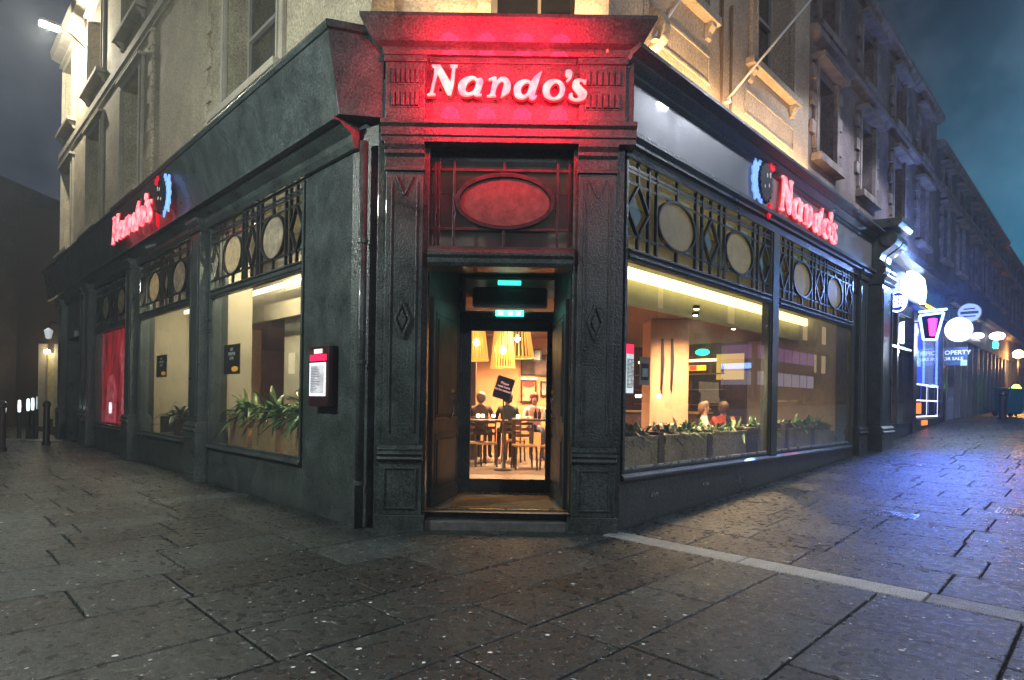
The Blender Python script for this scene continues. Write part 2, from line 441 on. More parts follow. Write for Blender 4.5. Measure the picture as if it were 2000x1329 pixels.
p = px(1737, 1003, 6.4); 
def ground_hit(x, y):
    d = px(x, y, 1.0) - Vector((0, 0, 1.51)); k = 1.0
    for _ in range(60):
        P = Vector((0, 0, 1.51)) + d * k; k += (P.z - gz(P.x, P.y)) * .4
    return P
p = ground_hit(1737, 1003); drain((p.x + p.y) / SQ, (p.y - p.x) / SQ, .30, .62, 'studded iron drain cover catching the blue light, nearest to the camera')
p = ground_hit(1762, 903); drain((p.x + p.y) / SQ, (p.y - p.x) / SQ, .35, .60, 'dark drain cover set in the pavement in front of the restaurant end')
p = ground_hit(1990, 1000); drain((p.x + p.y) / SQ, (p.y - p.x) / SQ, .45, .45, 'steel rimmed cover at the right edge of the pavement')

# ---------------------------------------------------------------- the corner building
bld = thing('corner_building', (-.16, 8.5, 0), 'cream stone corner building with a dark grey green restaurant front and a chamfered doorway', 'building')

def wall_holes(F, a0, a1, z0, z1, ob, of, holes, mb=None):
    mb = mb or MB(); As = sorted({a0, a1, *[h[0] for h in holes], *[h[1] for h in holes]}); Zs = sorted({z0, z1, *[h[2] for h in holes], *[h[3] for h in holes]})
    As = [a for a in As if a0 <= a <= a1]; Zs = [z for z in Zs if z0 <= z <= z1]
    for x0, x1 in zip(As, As[1:]):
        run = None
        for y0, y1 in zip(Zs, Zs[1:]):
            cx, cz = (x0 + x1) / 2, (y0 + y1) / 2
            if any(h[0] < cx < h[1] and h[2] < cz < h[3] for h in holes):
                if run: mb.box(F, x0, x1, ob, of, *run); run = None
            else: run = (run[0] if run else y0, y1)
        if run: mb.box(F, x0, x1, ob, of, *run)
    return mb

# --- shopfront windows
TR0, TR1, LZ1 = 3.20, 3.34, 4.42      # transom bar and top of the lattice
def lattice(F, a0, a1, parent, o=.0):
    k = (a1 - a0) / 4.16; w = .032; z0, z1 = TR1, LZ1
    L = MB(); X = lambda s: a0 + s * k
    zb, zt = z0 + .17, z1 - .28
    for s_ in (.46, .64, 1.64, 1.82, 2.34, 2.50, 3.50, 3.68):
        L.box(F, X(s_) - w / 2, X(s_) + w / 2, o - .02, o + .022, z0, z1)
    for z in (zb, zt, z1 - .10, z1 - .15):
        L.box(F, a0, a1, o - .012, o + .014, z - w / 2, z + w / 2)
    for c in (1.14, 3.0):                       # stubs above and below each oval
        L.box(F, X(c) - w / 2, X(c) + w / 2, o - .02, o + .018, z0, zb); L.box(F, X(c) - w / 2, X(c) + w / 2, o - .02, o + .018, zt, z1)
        L.ring(F, X(c), (zb + zt) / 2, .455 * k, (zt - zb) / 2 - .012, w * .9, o - .024, o + .03)
    for c in (.23, 2.08, 3.92):                 # lozenges
        h = .23 * k; zc = (zb + zt) / 2
        L.box(F, X(c) - w / 2, X(c) + w / 2, o - .02, o + .018, z0, zb); L.box(F, X(c) - w / 2, X(c) + w / 2, o - .02, o + .018, zt, z1)
        for p0, p1 in (((X(c), zt), (X(c) + h, zc)), ((X(c) + h, zc), (X(c), zb)), ((X(c), zb), (X(c) - h, zc)), ((X(c) - h, zc), (X(c), zt))):
            L.bar(F, *p0, *p1, w * .9, o - .022, o + .026)
    L.build('fanlight_lattice', M['lattice'], parent)
    for c in (1.14, 3.0):
        D = MB(); D.disc(F, X(c), (zb + zt) / 2, .45 * k, (zt - zb) / 2 - .016, o - .010, o - .004); D.build('oval_pane', M['frost_r'] if F is FR else M['frost'], parent)
def shop_window(F, a0, a1, name_label):
    fr = MB()
    for (x0, x1) in ((a0, a0 + .05), (a1 - .05, a1)): fr.box(F, x0, x1, -.06, .03, .66, LZ1)
    for i, (d0, d1) in enumerate(((.05, .075),)):
        fr.box(F, a0 + d0, a0 + d1, -.05, .012, .66, TR0); fr.box(F, a1 - d1, a1 - d0, -.05, .012, .66, TR0)
    fr.box(F, a0 + .05, a1 - .05, -.05, .035, TR0, TR1); fr.box(F, a0 + .05, a1 - .05, .035, .055, TR0 + .03, TR0 + .06); fr.box(F, a0 + .05, a1 - .05, .035, .06, TR1 - .035, TR1 - .003)
    fr.box(F, a0 + .05, a1 - .05, -.05, .02, .66, .70)
    f = fr.build('window_frame', M['paint'], bld, bevel=.006)
    f['label'] = name_label
    g = MB(); g.box(F, a0 + .075, a1 - .075, -.022, -.016, .70, TR0); g.build('pane', M['glass'], f)
    g = MB(); g.box(F, a0 + .05, a1 - .05, -.034, -.028, TR1, LZ1); g.build('fanlight_pane', M['glass'], f)
    lattice(F, a0 + .05, a1 - .05, f)
    return f
WL = [(1.23, 4.78, 'window with black poster and leafy planters left of the entrance'), (5.42, 9.32, 'middle window of the left street front'), (9.98, 13.8, 'window filled with a red picture')]
WR = [(0.02, 4.30, 'wide window next to the entrance on the right street front'), (4.56, 8.7, 'second wide window on the right street front')]
for a0, a1, lb in WL: shop_window(FL, a0, a1, lb)
for a0, a1, lb in WR: shop_window(FR, a0, a1, lb)

# --- piers, stall risers and sills
P = MB()
for a0, a1 in ((0.0, 1.23), (4.78, 5.42), (9.32, 9.98), (13.8, 15.5), (18.1, 19.9)): P.box(FL, a0, a1, -.30, .0, -.1, 4.75)
for a0, a1, _ in WL: P.box(FL, a0, a1, -.22, -.004, -.1, .60); P.box(FL, a0, a1, -.28, -.002, LZ1, 4.75)
P.box(FL, 15.5, 18.1, -.30, -.003, 3.3, 4.75)
P.build('left_shopfront_wall', M['paint'], bld, bevel=.008)
P = MB()
for a0, a1 in ((4.30, 4.56),): P.box(FR, a0, a1, -.14, .05, .60, 4.60)
P.box(FR, 8.7, 9.9, -.30, .0, -.1, 4.66)
P.box(FR, -.02, 8.7, -.22, -.004, -.1, .58); P.box(FR, -.02, 8.7, -.28, .004, LZ1 + .02, 4.66)
P.build('right_shopfront_wall', M['paint'], bld, bevel=.008)
for a0, a1, _ in WL: MB().prism(FL, a0, a1, [(-.2, .60), (.055, .60), (.055, .625), (.03, .66), (-.2, .67)]).build('window_sill', M['paint'], bld, bevel=.006)
S = MB()
S.prism(FR, .0, 8.7, [(-.2, .58), (.07, .58), (.07, .615), (.03, .655), (-.2, .665)])
S.build('window_sill', M['paint'], bld, bevel=.006)
S = MB(); S.box(FR, .03, 4.25, -.010, .012, .7005, .728); S.box(FR, 4.62, 8.6, -.010, .012, .7005, .728)
S.build('window_bead', M['sill'], bld)
# skirting panel relief on the right riser, air bricks
for x, y in ((1277, 966), (1377, 945)):
    A = MB(); a, z = onwall(FR, x, y)
    for k in range(3): A.box(FR, a - .09 + .065 * k, a - .04 + .065 * k, .0, .012, z - .022, z + .022)
    A.build('air_brick', M['steel'], bld)

# --- attached pilasters of the left front, the end pier of the right front
def side_pilaster(F, a0, a1, od, zt):
    q = MB()
    q.box(F, a0 - .05, a1 + .05, .001, od + .05, -.1, .86)
    q.prism(F, a0 - .06, a1 + .06, [(.001, .86), (od + .06, .86), (od + .09, .90), (od + .05, .94), (od + .07, .98), (od + .02, 1.04), (.001, 1.04)])
    q.box(F, a0, a1, .001, od, 1.04, zt - .22)
    q.prism(F, a0 - .02, a1 + .02, [(.001, zt - .22), (od + .03, zt - .22), (od + .05, zt - .16), (od + .03, zt - .13), (od + .09, zt - .05), (od + .09, zt), (.001, zt)])
    q.box(F, a0 + .05, a0 + .09, od, od + .02, 1.15, zt - .32); q.box(F, a1 - .09, a1 - .05, od, od + .02, 1.15, zt - .32)
    q.box(F, a0 + .03, a1 - .03, od + .05, od + .065, .12, .16); q.box(F, a0 + .03, a1 - .03, od + .05, od + .065, .74, .78)
    q.build('side_pilaster', M['paint'], bld, bevel=.006)
side_pilaster(FL, 4.84, 5.34, .17, 4.6)
side_pilaster(FL, 9.40, 9.90, .17, 4.6)
side_pilaster(FL, 13.95, 14.5, .17, 4.6)
side_pilaster(FL, 15.0, 15.45, .12, 4.6)
side_pilaster(FL, 18.2, 18.7, .17, 4.6)
side_pilaster(FR, 9.9, 10.8, .30, 4.55)
side_pilaster(FR, 9.0, 9.5, .08, 4.55)
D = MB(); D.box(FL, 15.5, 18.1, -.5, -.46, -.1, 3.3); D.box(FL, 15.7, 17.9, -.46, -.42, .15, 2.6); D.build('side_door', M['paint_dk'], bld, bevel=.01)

# --- fascias and cornices
Fa = MB()
Fa.prism(FL, -.18, 19.95, [(-.05, 4.75), (.30, 4.75), (.45, 5.66), (-.05, 5.66)])
Fa.build('left_fascia', M['paint'], bld, bevel=.006)
C = MB()
C.prism(FL, -.22, 19.97, [(-.05, 5.66), (.47, 5.66), (.50, 5.70), (.50, 5.735), (-.05, 5.76)])
C.prism(FL, -.12, 19.93, [(.001, 4.45), (.06, 4.45), (.10, 4.52), (.10, 4.60), (.26, 4.70), (.34, 4.70), (.34, 4.748), (.001, 4.748)])
C.build('left_cornice', M['paint'], bld, bevel=.004)
Fa = MB(); Fa.prism(FR, -.12, 10.0, [(-.05, 4.66), (.05, 4.66), (.05, 5.30), (-.05, 5.30)])
Fa.build('right_fascia', pbr('fascia_gloss', (.15, .145, .15), .40, var=.22, scale=2.2, bump=.2, bscale=120, grime=.22, coat=.3), bld)
C = MB()
C.prism(FR, -.16, 11.0, [(-.05, 5.30), (.06, 5.30), (.10, 5.33), (.10, 5.37), (.20, 5.44), (.20, 5.47), (.32, 5.52), (.32, 5.57), (-.05, 5.60)])
C.prism(FR, -.02, 9.9, [(.001, 4.40), (.05, 4.40), (.07, 4.50), (.12, 4.52), (.12, 4.56), (.17, 4.60), (.17, 4.657), (.001, 4.657)])
C.build('right_cornice', M['paint'], bld, bevel=.004)

# scrolled console at the far end of the right fascia
K = MB()
def spiral(ca, cz, r, o0, o1, a0, a1, mb):
    pass
prof = [(.06, 4.55), (.30, 4.55), (.34, 4.70), (.30, 4.84), (.22, 4.92), (.26, 5.05), (.40, 5.14), (.52, 5.24), (.56, 5.40), (.50, 5.52), (.06, 5.56)]
K.prism(FR, 9.95, 10.35, prof)
K.prism(FR, 10.45, 10.85, prof)
K.prism(FR, 9.85, 10.95, [(.06, 5.60), (.60, 5.60), (.68, 5.68), (.68, 5.78), (.06, 5.84)])
K.build('scrolled_console', M['paint'], bld, bevel=.01)
for a in (9.95, 10.45):
    for (o, z, r) in ((.21, 4.69, .15), (.40, 5.36, .18)):
        K = MB(); n = 22
        A_ = [K.vert(FR(a - .025, o + r * math.cos(6.283 * i / n), z + r * math.sin(6.283 * i / n))) for i in range(n)]; B_ = [K.vert(FR(a + .425, o + r * math.cos(6.283 * i / n), z + r * math.sin(6.283 * i / n))) for i in range(n)]
        for i in range(n): K.face((A_[i], A_[(i + 1) % n], B_[(i + 1) % n], B_[i]))
        K.face(A_); K.face(B_); K.build('console_volute', M['paint'], bld, bevel=.015)

# --- chamfered corner: pilasters, entablature
XL0, XL1, XR0, XR1 = -1.53, -1.03, .70, 1.20
def front_pilaster(x0, x1, diamond):
    q = MB()
    q.box(FC, x0 - .04, x1 + .04, -.05, .06, -.1, .17)
    q.box(FC, x0, x1, -.05, .035, .17, .78)
    q.prism(FC, x0 - .01, x1 + .01, [(-.05, .78), (.04, .78), (.075, .815), (.055, .845), (.085, .875), (.05, .90), (.06, .93), (.01, .975), (-.05, .975)])
    q.box(FC, x0 + .035, x1 - .035, -.05, .0, .975, 4.14)
    q.prism(FC, x0 + .02, x1 - .02, [(-.05, 4.14), (.03, 4.14), (.03, 4.17), (.01, 4.19), (.02, 4.30), (.055, 4.33), (.055, 4.37), (.09, 4.42), (.09, 4.46), (-.05, 4.46)])
    p = q.build('pilaster', M['paint'], bld, bevel=.006)
    q = MB(); c = (x0 + x1) / 2
    for xx in (x0 + .105, x1 - .105): q.box(FC, xx - .008, xx + .008, .0005, .016, 1.12, 4.02)
    for xx in (c - .03, c + .03): pass
    q.box(FC, x0 + .06, x1 - .06, .0355, .05, .24, .26); q.box(FC, x0 + .06, x1 - .06, .0355, .05, .70, .72)
    q.box(FC, x0 + .06, x0 + .08, .0355, .05, .26, .70); q.box(FC, x1 - .08, x1 - .06, .0355, .05, .26, .70)
    q.build('moulding', M['paint'], p, bevel=.004)
    q = MB(); zc = 2.42
    for w, h, t in ((.085, .21, .028),):
        for p0, p1 in (((c, zc + h), (c + w, zc)), ((c + w, zc), (c, zc - h)), ((c, zc - h), (c - w, zc)), ((c - w, zc), (c, zc + h))):
            q.bar(FC, *p0, *p1, t, .0007, .028)
    q.plate(FC, [(c, zc + .11), (c + .045, zc), (c, zc - .11), (c - .045, zc)], .0009, .022)
    q.build('diamond_ornament', M['paint'], p, bevel=.004); q = MB()
    z3 = 4.02
    for s_ in (-1, 1): q.bar(FC, c, z3 - .16, c + s_ * .1, z3 + .06, .018, .0008, .018)
    q.build('chevron_ornament', M['paint'], p, bevel=.004)
    return p
front_pilaster(XL0, XL1, 1); front_pilaster(XR0, XR1, 0)
Wc = MB()
Wc.box(FC, -1.60, -1.0, -.35, -.052, -.1, 4.5); Wc.box(FC, .68, 1.27, -.35, -.052, -.1, 4.5)
Wc.poly([(-1.95, 7.26, -.1), (-1.60, 7.06, -.1), (-1.60, 7.06, 4.7), (-1.95, 7.26, 4.7)])
Wc.box(FC, -1.0, .68, -.35, -.20, 4.34, 4.5)
Wc.build('corner_wall', M['paint'], bld, bevel=.006)
E = MB()
EX0, EX1 = -1.55, 1.38
E.prism(FC, EX0, EX1, [(-.12, 4.46), (.06, 4.46), (.06, 4.52), (.08, 4.53), (.08, 4.62), (.12, 4.65), (.12, 4.70), (.05, 4.72), (-.12, 4.72)])
E.box(FC, EX0 + .03, EX1 - .03, -.12, .02, 4.72, 5.46)
for x0, x1 in ((XL0 + .03, XL1 - .02), (XR0 + .02, XR1 + .05)):
    E.box(FC, x0, x1, .02, .07, 4.72, 5.44)
    E.box(FC, x0 - .02, x1 + .02, .07, .10, 5.36, 5.43)
E.box(FC, XL1 + .02, XR0 - .02, .02, .045, 5.38, 5.44)
E.build('entablature', M['paint'], bld, bevel=.006)
for x0, x1 in ((XL0 + .03, XL1 - .02), (XR0 + .02, XR1 + .05)):
    n = 6; w = (x1 - x0 - .12) / n
    for z0, z1 in ((4.86, 5.02), (5.12, 5.28)):
        E = MB()
        E.box(FC, x0 + .06, x1 - .07, .0703, .078, z0 - .02, z1 + .02)
        for i in range(n): E.box(FC, x0 + .06 + w * i + .01, x0 + .06 + w * (i + 1) - .012, .0785, .10, z0, z1)
        E.build('fluted_block', M['paint'], bld, bevel=.008)
E = MB()
cp = [(-.14, 5.46), (.06, 5.46), (.08, 5.50), (.08, 5.53), (.16, 5.56), (.18, 5.59), (.29, 5.76), (.29, 5.80), (-.14, 5.83)]
# mitred so it flares at both ends too
ends = []
for sgn, xe in ((-1, EX0 + .08), (1, EX1 - .12)):
    ends.append([E.vert((xe + sgn * max(o, 0) , 7.0 - o, z)) for o, z in cp])
nn = len(cp)
for i in range(nn): E.face((ends[0][i], ends[0][(i + 1) % nn], ends[1][(i + 1) % nn], ends[1][i]))
E.face(ends[0][::-1]); E.face(ends[1])
# returns along both sides so the projecting block is solid
for sgn, xe in ((-1, EX0 + .08), (1, EX1 - .12)):
    A_ = [E.vert((xe + sgn * max(o, 0), 7.0 - o, z)) for o, z in cp[1:-1]]; B_ = [E.vert((xe + sgn * max(o, 0), 7.45, z)) for o, z in cp[1:-1]]
    for i in range(len(A_) - 1): E.face((A_[i], A_[i + 1], B_[i + 1], B_[i]))
    E.face(B_ + [E.vert((xe, 7.45, 5.83)), E.vert((xe, 7.45, 5.46))])
E.box(FC, EX0, EX1, -.55, -.121, 4.46, 5.82)
E.build('corner_cornice', M['paint'], bld)

q = MB()      # return of the left fascia towards the entablature
A0, A1 = FL(-.181, .30, 4.75), FL(-.181, .46, 5.66); B0, B1 = Vector((EX0 + .01, 6.99, 4.75)), Vector((EX0 + .01, 6.99, 5.66))
q.poly([A0, B0, B1, A1]); q.poly([A1, B1, Vector((EX0, 7.6, 5.67)), FL(-.181, -.05, 5.67)]); q.poly([A0, B0, Vector((EX0, 7.6, 4.75)), FL(-.181, -.05, 4.75)])
q.build('fascia_return', M['paint'], bld)
q = MB(); A2, B2 = FL(-.22, .50, 5.66), Vector((EX0 + .01, 6.93, 5.66))
q.poly([A2, B2, B2 + Vector((0, 0, .08)), A2 + Vector((0, 0, .08))]); q.poly([A2, B2, B1, A1])
q.poly([A2 + Vector((0, 0, .08)), B2 + Vector((0, 0, .08)), Vector((EX0, 7.6, 5.76)), FL(-.22, -.05, 5.76)])
q.build('cornice_return', M['paint'], bld)
# --- corner downpipe between the left front and the left pilaster
dp = thing('downpipe', (-1.76, 7.02, 0), 'glossy round downpipe standing beside the left entrance pilaster', 'downpipe')
q = MB(); q.tube([(-1.76, 7.02, -.02), (-1.76, 7.02, 4.48)], .05, 14)
q.build('pipe', M['paint'], dp, smooth=True)
for z in (.5, 1.9, 3.3):
    q = MB(); q.lathe((-1.76, 7.02, z), [(.051, 0), (.062, 0), (.062, .05), (.051, .05)], 14); q.build('pipe_collar', M['paint'], dp)

# --- fanlight above the doorway, beam, recess, door
fz0, fz1 = 3.30, 4.36
L = MB(); w = .03; o = -.15
for x in (-.94, -.90, -.72, .50, .64):
    L.box(FC, x - w / 2, x + w / 2, o - .02, o + .02, fz0, fz1)
for z in (3.52, 4.22): L.box(FC, -.99, .67, o - .014, o + .012, z - w / 2, z + w / 2)
for z0, z1 in ((fz0, 3.52), (4.2, fz1)): L.box(FC, -.13 - w / 2, -.13 + w / 2, o - .02, o + .018, z0, z1)
L.ring(FC, -.12, 3.85, .535, .285, .05, o - .02, o + .035, 48)
fan = L.build('door_fanlight', M['lattice'], bld, bevel=.003)
L = MB(); L.disc(FC, -.12, 3.85, .53, .282, o - .004, o + .004, 48); L.build('oval_pane', M['frost_c'], fan)
L = MB(); L.box(FC, -.99, .67, o - .035, o - .03, fz0, fz1); L.build('fanlight_pane', M['glass'], fan)
B = MB()
B.prism(FC, -1.0, .68, [(-.30, 3.05), (.0, 3.05), (.03, 3.09), (.03, 3.14), (.06, 3.17), (.06, 3.20), (.03, 3.24), (-.06, 3.30), (-.30, 3.30)])
B.build('door_beam', M['paint'], bld, bevel=.004)
# recess linings (splayed), soffit
YD = 8.33
B = MB()
jl0, jr0 = -.985, .665; jl1, jr1 = -.755, .575
B.poly([(jl0, 7.06, 0), (jl1, YD, 0), (jl1, YD, 3.3), (jl0, 7.06, 3.3)]); B.poly([(jr0, 7.06, 0), (jr1, YD, 0), (jr1, YD, 3.3), (jr0, 7.06, 3.3)])
B.poly([(jl0, 7.3, 3.24), (jr0, 7.3, 3.24), (jr1, YD, 3.24), (jl1, YD, 3.24)])
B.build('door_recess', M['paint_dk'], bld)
B = MB()    # door wall: frame with transom opening
B.box(FW, jl1 - .03, -.70, -YD - .1, -YD, .2, 3.28); B.box(FW, .60, jr1 + .05, -YD - .1, -YD, .2, 3.28)
B.box(FW, -.70, .60, -YD - .1, -YD, 3.20, 3.28); B.box(FW, -.70, .60, -YD - .09, -YD + .01, 2.62, 2.71)
B.build('door_frame', M['paint'], bld, bevel=.006)
B = MB()
for a0, a1, z0, z1 in ((-.70, -.66, 2.71, 3.20), (.56, .60, 2.71, 3.20), (-.66, .56, 2.71, 2.735), (-.66, .56, 3.175, 3.20)): B.box(FW, a0, a1, -YD - .06, -YD - .02, z0, z1)
tw = B.build('transom_window', pbr('transom_wood', (.30, .22, .17), .5), bld)
B = MB(); B.box(FW, -.66, .56, -YD - .05, -YD - .045, 2.735, 3.175); B.build('transom_pane', M['glass'], tw)
B = MB(); B.box(FW, -.58, .48, -YD - .50, -YD - .16, 2.80, 3.10); B.build('air_curtain', M['black'], tw, bevel=.04)

door = MB()
dx0, dx1 = -.70, .60
door.box(FW, dx0, dx0 + .13, -YD - .06, -YD - .01, .24, 2.62); door.box(FW, dx1 - .13, dx1, -YD - .06, -YD - .01, .24, 2.62)
door.box(FW, dx0 + .13, dx1 - .13, -YD - .06, -YD - .01, 2.46, 2.62); door.box(FW, dx0 + .13, dx1 - .13, -YD - .06, -YD - .01, .24, .42)
dr = door.build('door', M['paint'], bld, bevel=.006)
q = MB(); q.box(FW, dx0 + .13, dx1 - .13, -YD - .04, -YD - .03, .42, 2.46); q.build('pane', M['glass'], dr)
q = MB(); q.box(FW, dx0 - .01, dx1 + .01, -YD - .05, -YD + .02, .222, .240); q.build('threshold', M['steel'], dr)
q = MB(); q.tube([(.535, YD - .02, 1.22), (.535, YD - .08, 1.24), (.535, YD - .08, 1.52), (.535, YD - .02, 1.54)], .013, 8); q.build('handle', M['steel'], dr, smooth=True)
# folded-back outer leaves
def outer_leaf(sgn, x0, y0, x1, y1, label):
    t = MB(); d = Vector((x1 - x0, y1 - y0)); ln = d.length; d.normalize(); n = Vector((-d.y, d.x)) * (-sgn)
    F = Frame((x0, y0), (d.x, d.y), (n.x, n.y))
    t.box(F, 0, ln, .004, .045, .23, 2.72)
    for a0, a1, z0, z1 in ((.08, ln - .08, .38, 1.1), (.08, ln - .08, 1.25, 2.55)):
        t.box(F, a0, a1, .045, .055, z0, z0 + .03); t.box(F, a0, a1, .045, .055, z1 - .03, z1); t.box(F, a0, a0 + .03, .045, .055, z0 + .03, z1 - .03); t.box(F, a1 - .03, a1, .045, .055, z0 + .03, z1 - .03)
        t.box(F, a0 + .07, a1 - .07, .045, .062, z0 + .08, z1 - .08)
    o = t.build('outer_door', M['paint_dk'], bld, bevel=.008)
    q = MB(); c = ln * .62
    q.tube([F(c, .05, 1.28), F(c, .10, 1.30), F(c, .10, 1.52), F(c, .05, 1.54)], .013, 8); q.build('handle', M['steel'], o, smooth=True)
    q = MB(); q.lathe(F(c, .075, 1.62), [(.001, -.02), (.03, -.02), (.03, .02), (.001, .02)], 12); q.build('lock', M['brass'], o)
outer_leaf(1, jl0 + .01, 7.14, jl1 - .01, 8.22, ''); outer_leaf(-1, jr0 - .005, 7.14, jr1 + .005, 8.22, '')
# steps
q = MB(); q.box(FW, -.985, .665, -YD - .12, -7.13, -.05, .215); q.box(FW, -.99, .67, -7.13, -6.98, -.05, .10)
st = q.build('entrance_step', M['step'], bld, bevel=.008)
q = MB(); q.box(FW, -.98, .66, -7.16, -7.125, .2155, .226); q.box(FW, -.90, .60, -8.28, -8.22, .2155, .224)
q.build('step_nosing', M['brass'], st)
dm = tag(MB().box(FW, -.72, .52, -8.18, -7.20, .2158, .232).build('doormat', M['mat'], bevel=.004), 'brown bristle doormat lying between the outer doors', 'doormat')

# --- exit sign over the inner door, seen through the transom glass
M['exit'] = emi('exit_green', (.05, .85, .62), 5)
ex = thing('exit_sign', (-.08, YD + .75, 2.66), 'small lit green exit sign fixed on the bar just above the glass door', 'exit sign')
MB().box(FW, -.24, .14, -YD + .0105, -YD + .03, 2.665, 2.74).build('sign_panel', M['exit'], ex)
q = MB()
for i, x in enumerate((-.20, -.07, .04)): q.box(FW, x, x + .055, -YD + .0305, -YD + .033, 2.68, 2.725)
q.build('sign_symbols', emi('exit_white', (.9, 1, .97), 5), ex)
ex2 = thing('exit_light', (-.08, YD + .3, 3.1), 'small green lit strip at the top edge of the transom window', 'light')
MB().box(FW, -.22, .10, -YD - .04, -YD - .02, 3.10, 3.16).build('lamp', emi('green_lamp', (.05, .8, .6), 1.6), ex2)

# ---------------------------------------------------------------- upper storeys of the corner building
WUL = [(2.1, 4.2), (9.5, 11.2), (13.5, 15.3), (17.7, 19.4)]
hl = []
for a0, a1 in WUL: hl += [(a0, a1, 6.25, 9.1), (a0, a1, 10.45, 12.6)]
wall_holes(FL, -.3, 20.0, 5.62, 13.4, -.55, -.02, hl).build('left_upper_wall', M['stone_l'], bld)
hr = [(.75, 1.85, 6.95, 9.6), (3.45, 4.95, 6.9, 9.6)]
wall_holes(FR, -.35, 5.93, 5.5, 13.4, -.5, .0, hr).build('right_upper_wall', M['stone_r'], bld)
wall_holes(FC, -1.72, 1.35, 5.9, 13.4, -.72, -.28, [(-.33, .86, 6.0, 9.4)]).build('corner_upper_wall', M['stone_r'], bld)
T = MB()
T.box(FL, -.3, 20.02, -.02, .07, 9.72, 9.90); T.box(FL, -.3, 20.02, -.02, .035, 9.60, 9.72)
T.prism(FL, -.3, 20.05, [(-.02, 13.1), (.3, 13.2), (.35, 13.45), (-.02, 13.45)])
T.build('string_course', M['trim'], bld)
# toothed quoins
for ac, sg in ((5.25, -1), (8.55, 1)):
    Q = MB(); z = 5.8; k = 0
    while z < 13:
        w = .34 if k % 2 else .18
        Q.box(FL, ac, ac + w * sg, -.02, .035, z, z + .30); z += .31; k += 1
    Q.build('quoins', M['stone_l'], bld, bevel=.008)
def sash(F, a0, a1, z0, z1, ob, surround=True, sp=.24, sm='trim', wall_o=0.0, sillz=True, lit=None, panes=1):
    S = MB(); w = .07; zm = (z0 + z1) / 2 - .1
    S.box(F, a0, a0 + w, ob, ob + .08, z0, z1); S.box(F, a1 - w, a1, ob, ob + .08, z0, z1)
    S.box(F, a0 + w, a1 - w, ob, ob + .08, z0, z0 + .1); S.box(F, a0 + w, a1 - w, ob, ob + .08, z1 - w, z1); S.box(F, a0 + w, a1 - w, ob - .01, ob + .09, zm, zm + .06)
    cx = (a0 + a1) / 2
    if panes > 1: S.box(F, cx - .02, cx + .02, ob + .02, ob + .06, z0 + .1, zm); S.box(F, cx - .02, cx + .02, ob + .02, ob + .06, zm + .06, z1 - w)
    s = S.build('sash_window', M['sash'], bld)
    MB().box(F, a0 + w, a1 - w, ob + .03, ob + .036, z0 + .1, z1 - w).build('pane', M['glass_up'], s)
    if surround:
        q = MB(); o0 = wall_o; t = .16
        q.box(F, a0 - t, a0, o0, o0 + .07, z0, z1 + t); q.box(F, a1, a1 + t, o0, o0 + .07, z0, z1 + t); q.box(F, a0, a1, o0, o0 + .07, z1, z1 + t)
        q.box(F, a0 - t - .05, a1 + t + .05, o0, o0 + .16, z1 + t, z1 + t + .08)
        q.box(F, a0 - .035, a0, o0 + .07, o0 + .10, z0, z1); q.box(F, a1, a1 + .035, o0 + .07, o0 + .10, z0, z1)
        q.build('surround', M[sm], s, bevel=.008)
    if sillz:
        q = MB(); q.box(F, a0 - .26, a1 + .26, wall_o + .001, wall_o + sp, z0 - .12, z0 - .002)
        for aa in (a0 - .16, a1 + .04):
            q.prism(F, aa, aa + .13, [(wall_o + .001, z0 - .12), (wall_o + sp * .8, z0 - .12), (wall_o + sp * .8, z0 - .17), (wall_o + sp * .4, z0 - .24), (wall_o + sp * .3, z0 - .32), (wall_o + .001, z0 - .34)])
        q.build('sill', M[sm], s, bevel=.01)
    return s
for a0, a1 in WUL:
    sash(FL, a0, a1, 6.25, 9.1, -.42, wall_o=-.018); sash(FL, a0, a1, 10.45, 12.6, -.42, wall_o=-.018)
for a0, a1, z0, z1 in hr: sash(FR, a0, a1, z0, z1, -.38, wall_o=.002, sm='stone_r', sp=.15)
S_ = sash(FC, -.33, .86, 6.2, 9.4, -.62, wall_o=-.278, sm='stone_r', sillz=False, panes=2)
q = MB()
for F, a0, a1, z0, z1, o in [(FL, w0, w1, zz0, zz1, -.56) for w0, w1 in WUL for zz0, zz1 in ((6.25, 9.1), (10.45, 12.6))] + [(FR, *h, -.52) for h in hr] + [(FC, -.33, .86, 6.2, 9.4, -.74)]:
    q.box(F, a0 - .1, a1 + .1, o - .06, o, z0 - .1, z1 + .1)
q.build('window_blind', M['curtain'], bld)
# apron panels below the right windows, drip pipes
for a0, a1 in ((.35, 2.05), (3.2, 5.2)):
    q = MB()
    for z0, z1, x0, x1 in ((6.02, 6.06, a0, a1), (6.40, 6.44, a0, a1), (6.06, 6.40, a0, a0 + .04), (6.06, 6.40, a1 - .04, a1)): q.box(FR, x0, x1, .001, .016, z0, z1)
    q.build('apron_panel', M['stone_r'], bld, bevel=.004)
for a in (2.32, 2.62): MB().tube([FR(a, .05, 5.6), FR(a, .05, 7.4)], .022, 8).build('drip_pipe', pbr('rust_pipe', (.14, .09, .06), .7), bld)
# warm lamps lying on the cornice, out of sight from below
M['uplight'] = emi('warm_uplight', (1, .60, .26), 80)
q = MB(); q.box(FR, .1, 5.9, .10, .16, 5.605, 5.63); q.box(FW, -1.0, .9, -7.05, -6.98, 5.825, 5.85)
ul = tag(q.build('cornice_uplight', M['uplight']), 'warm strip lamps along the cornice washing the stone above the right front', 'strip light')
join(ul, bld); ul.name = 'cornice_uplight'
for k in ('label', 'category'): 
    if k in ul: del ul[k]
ul['label'] = 'warm strip lamps along the cornice'
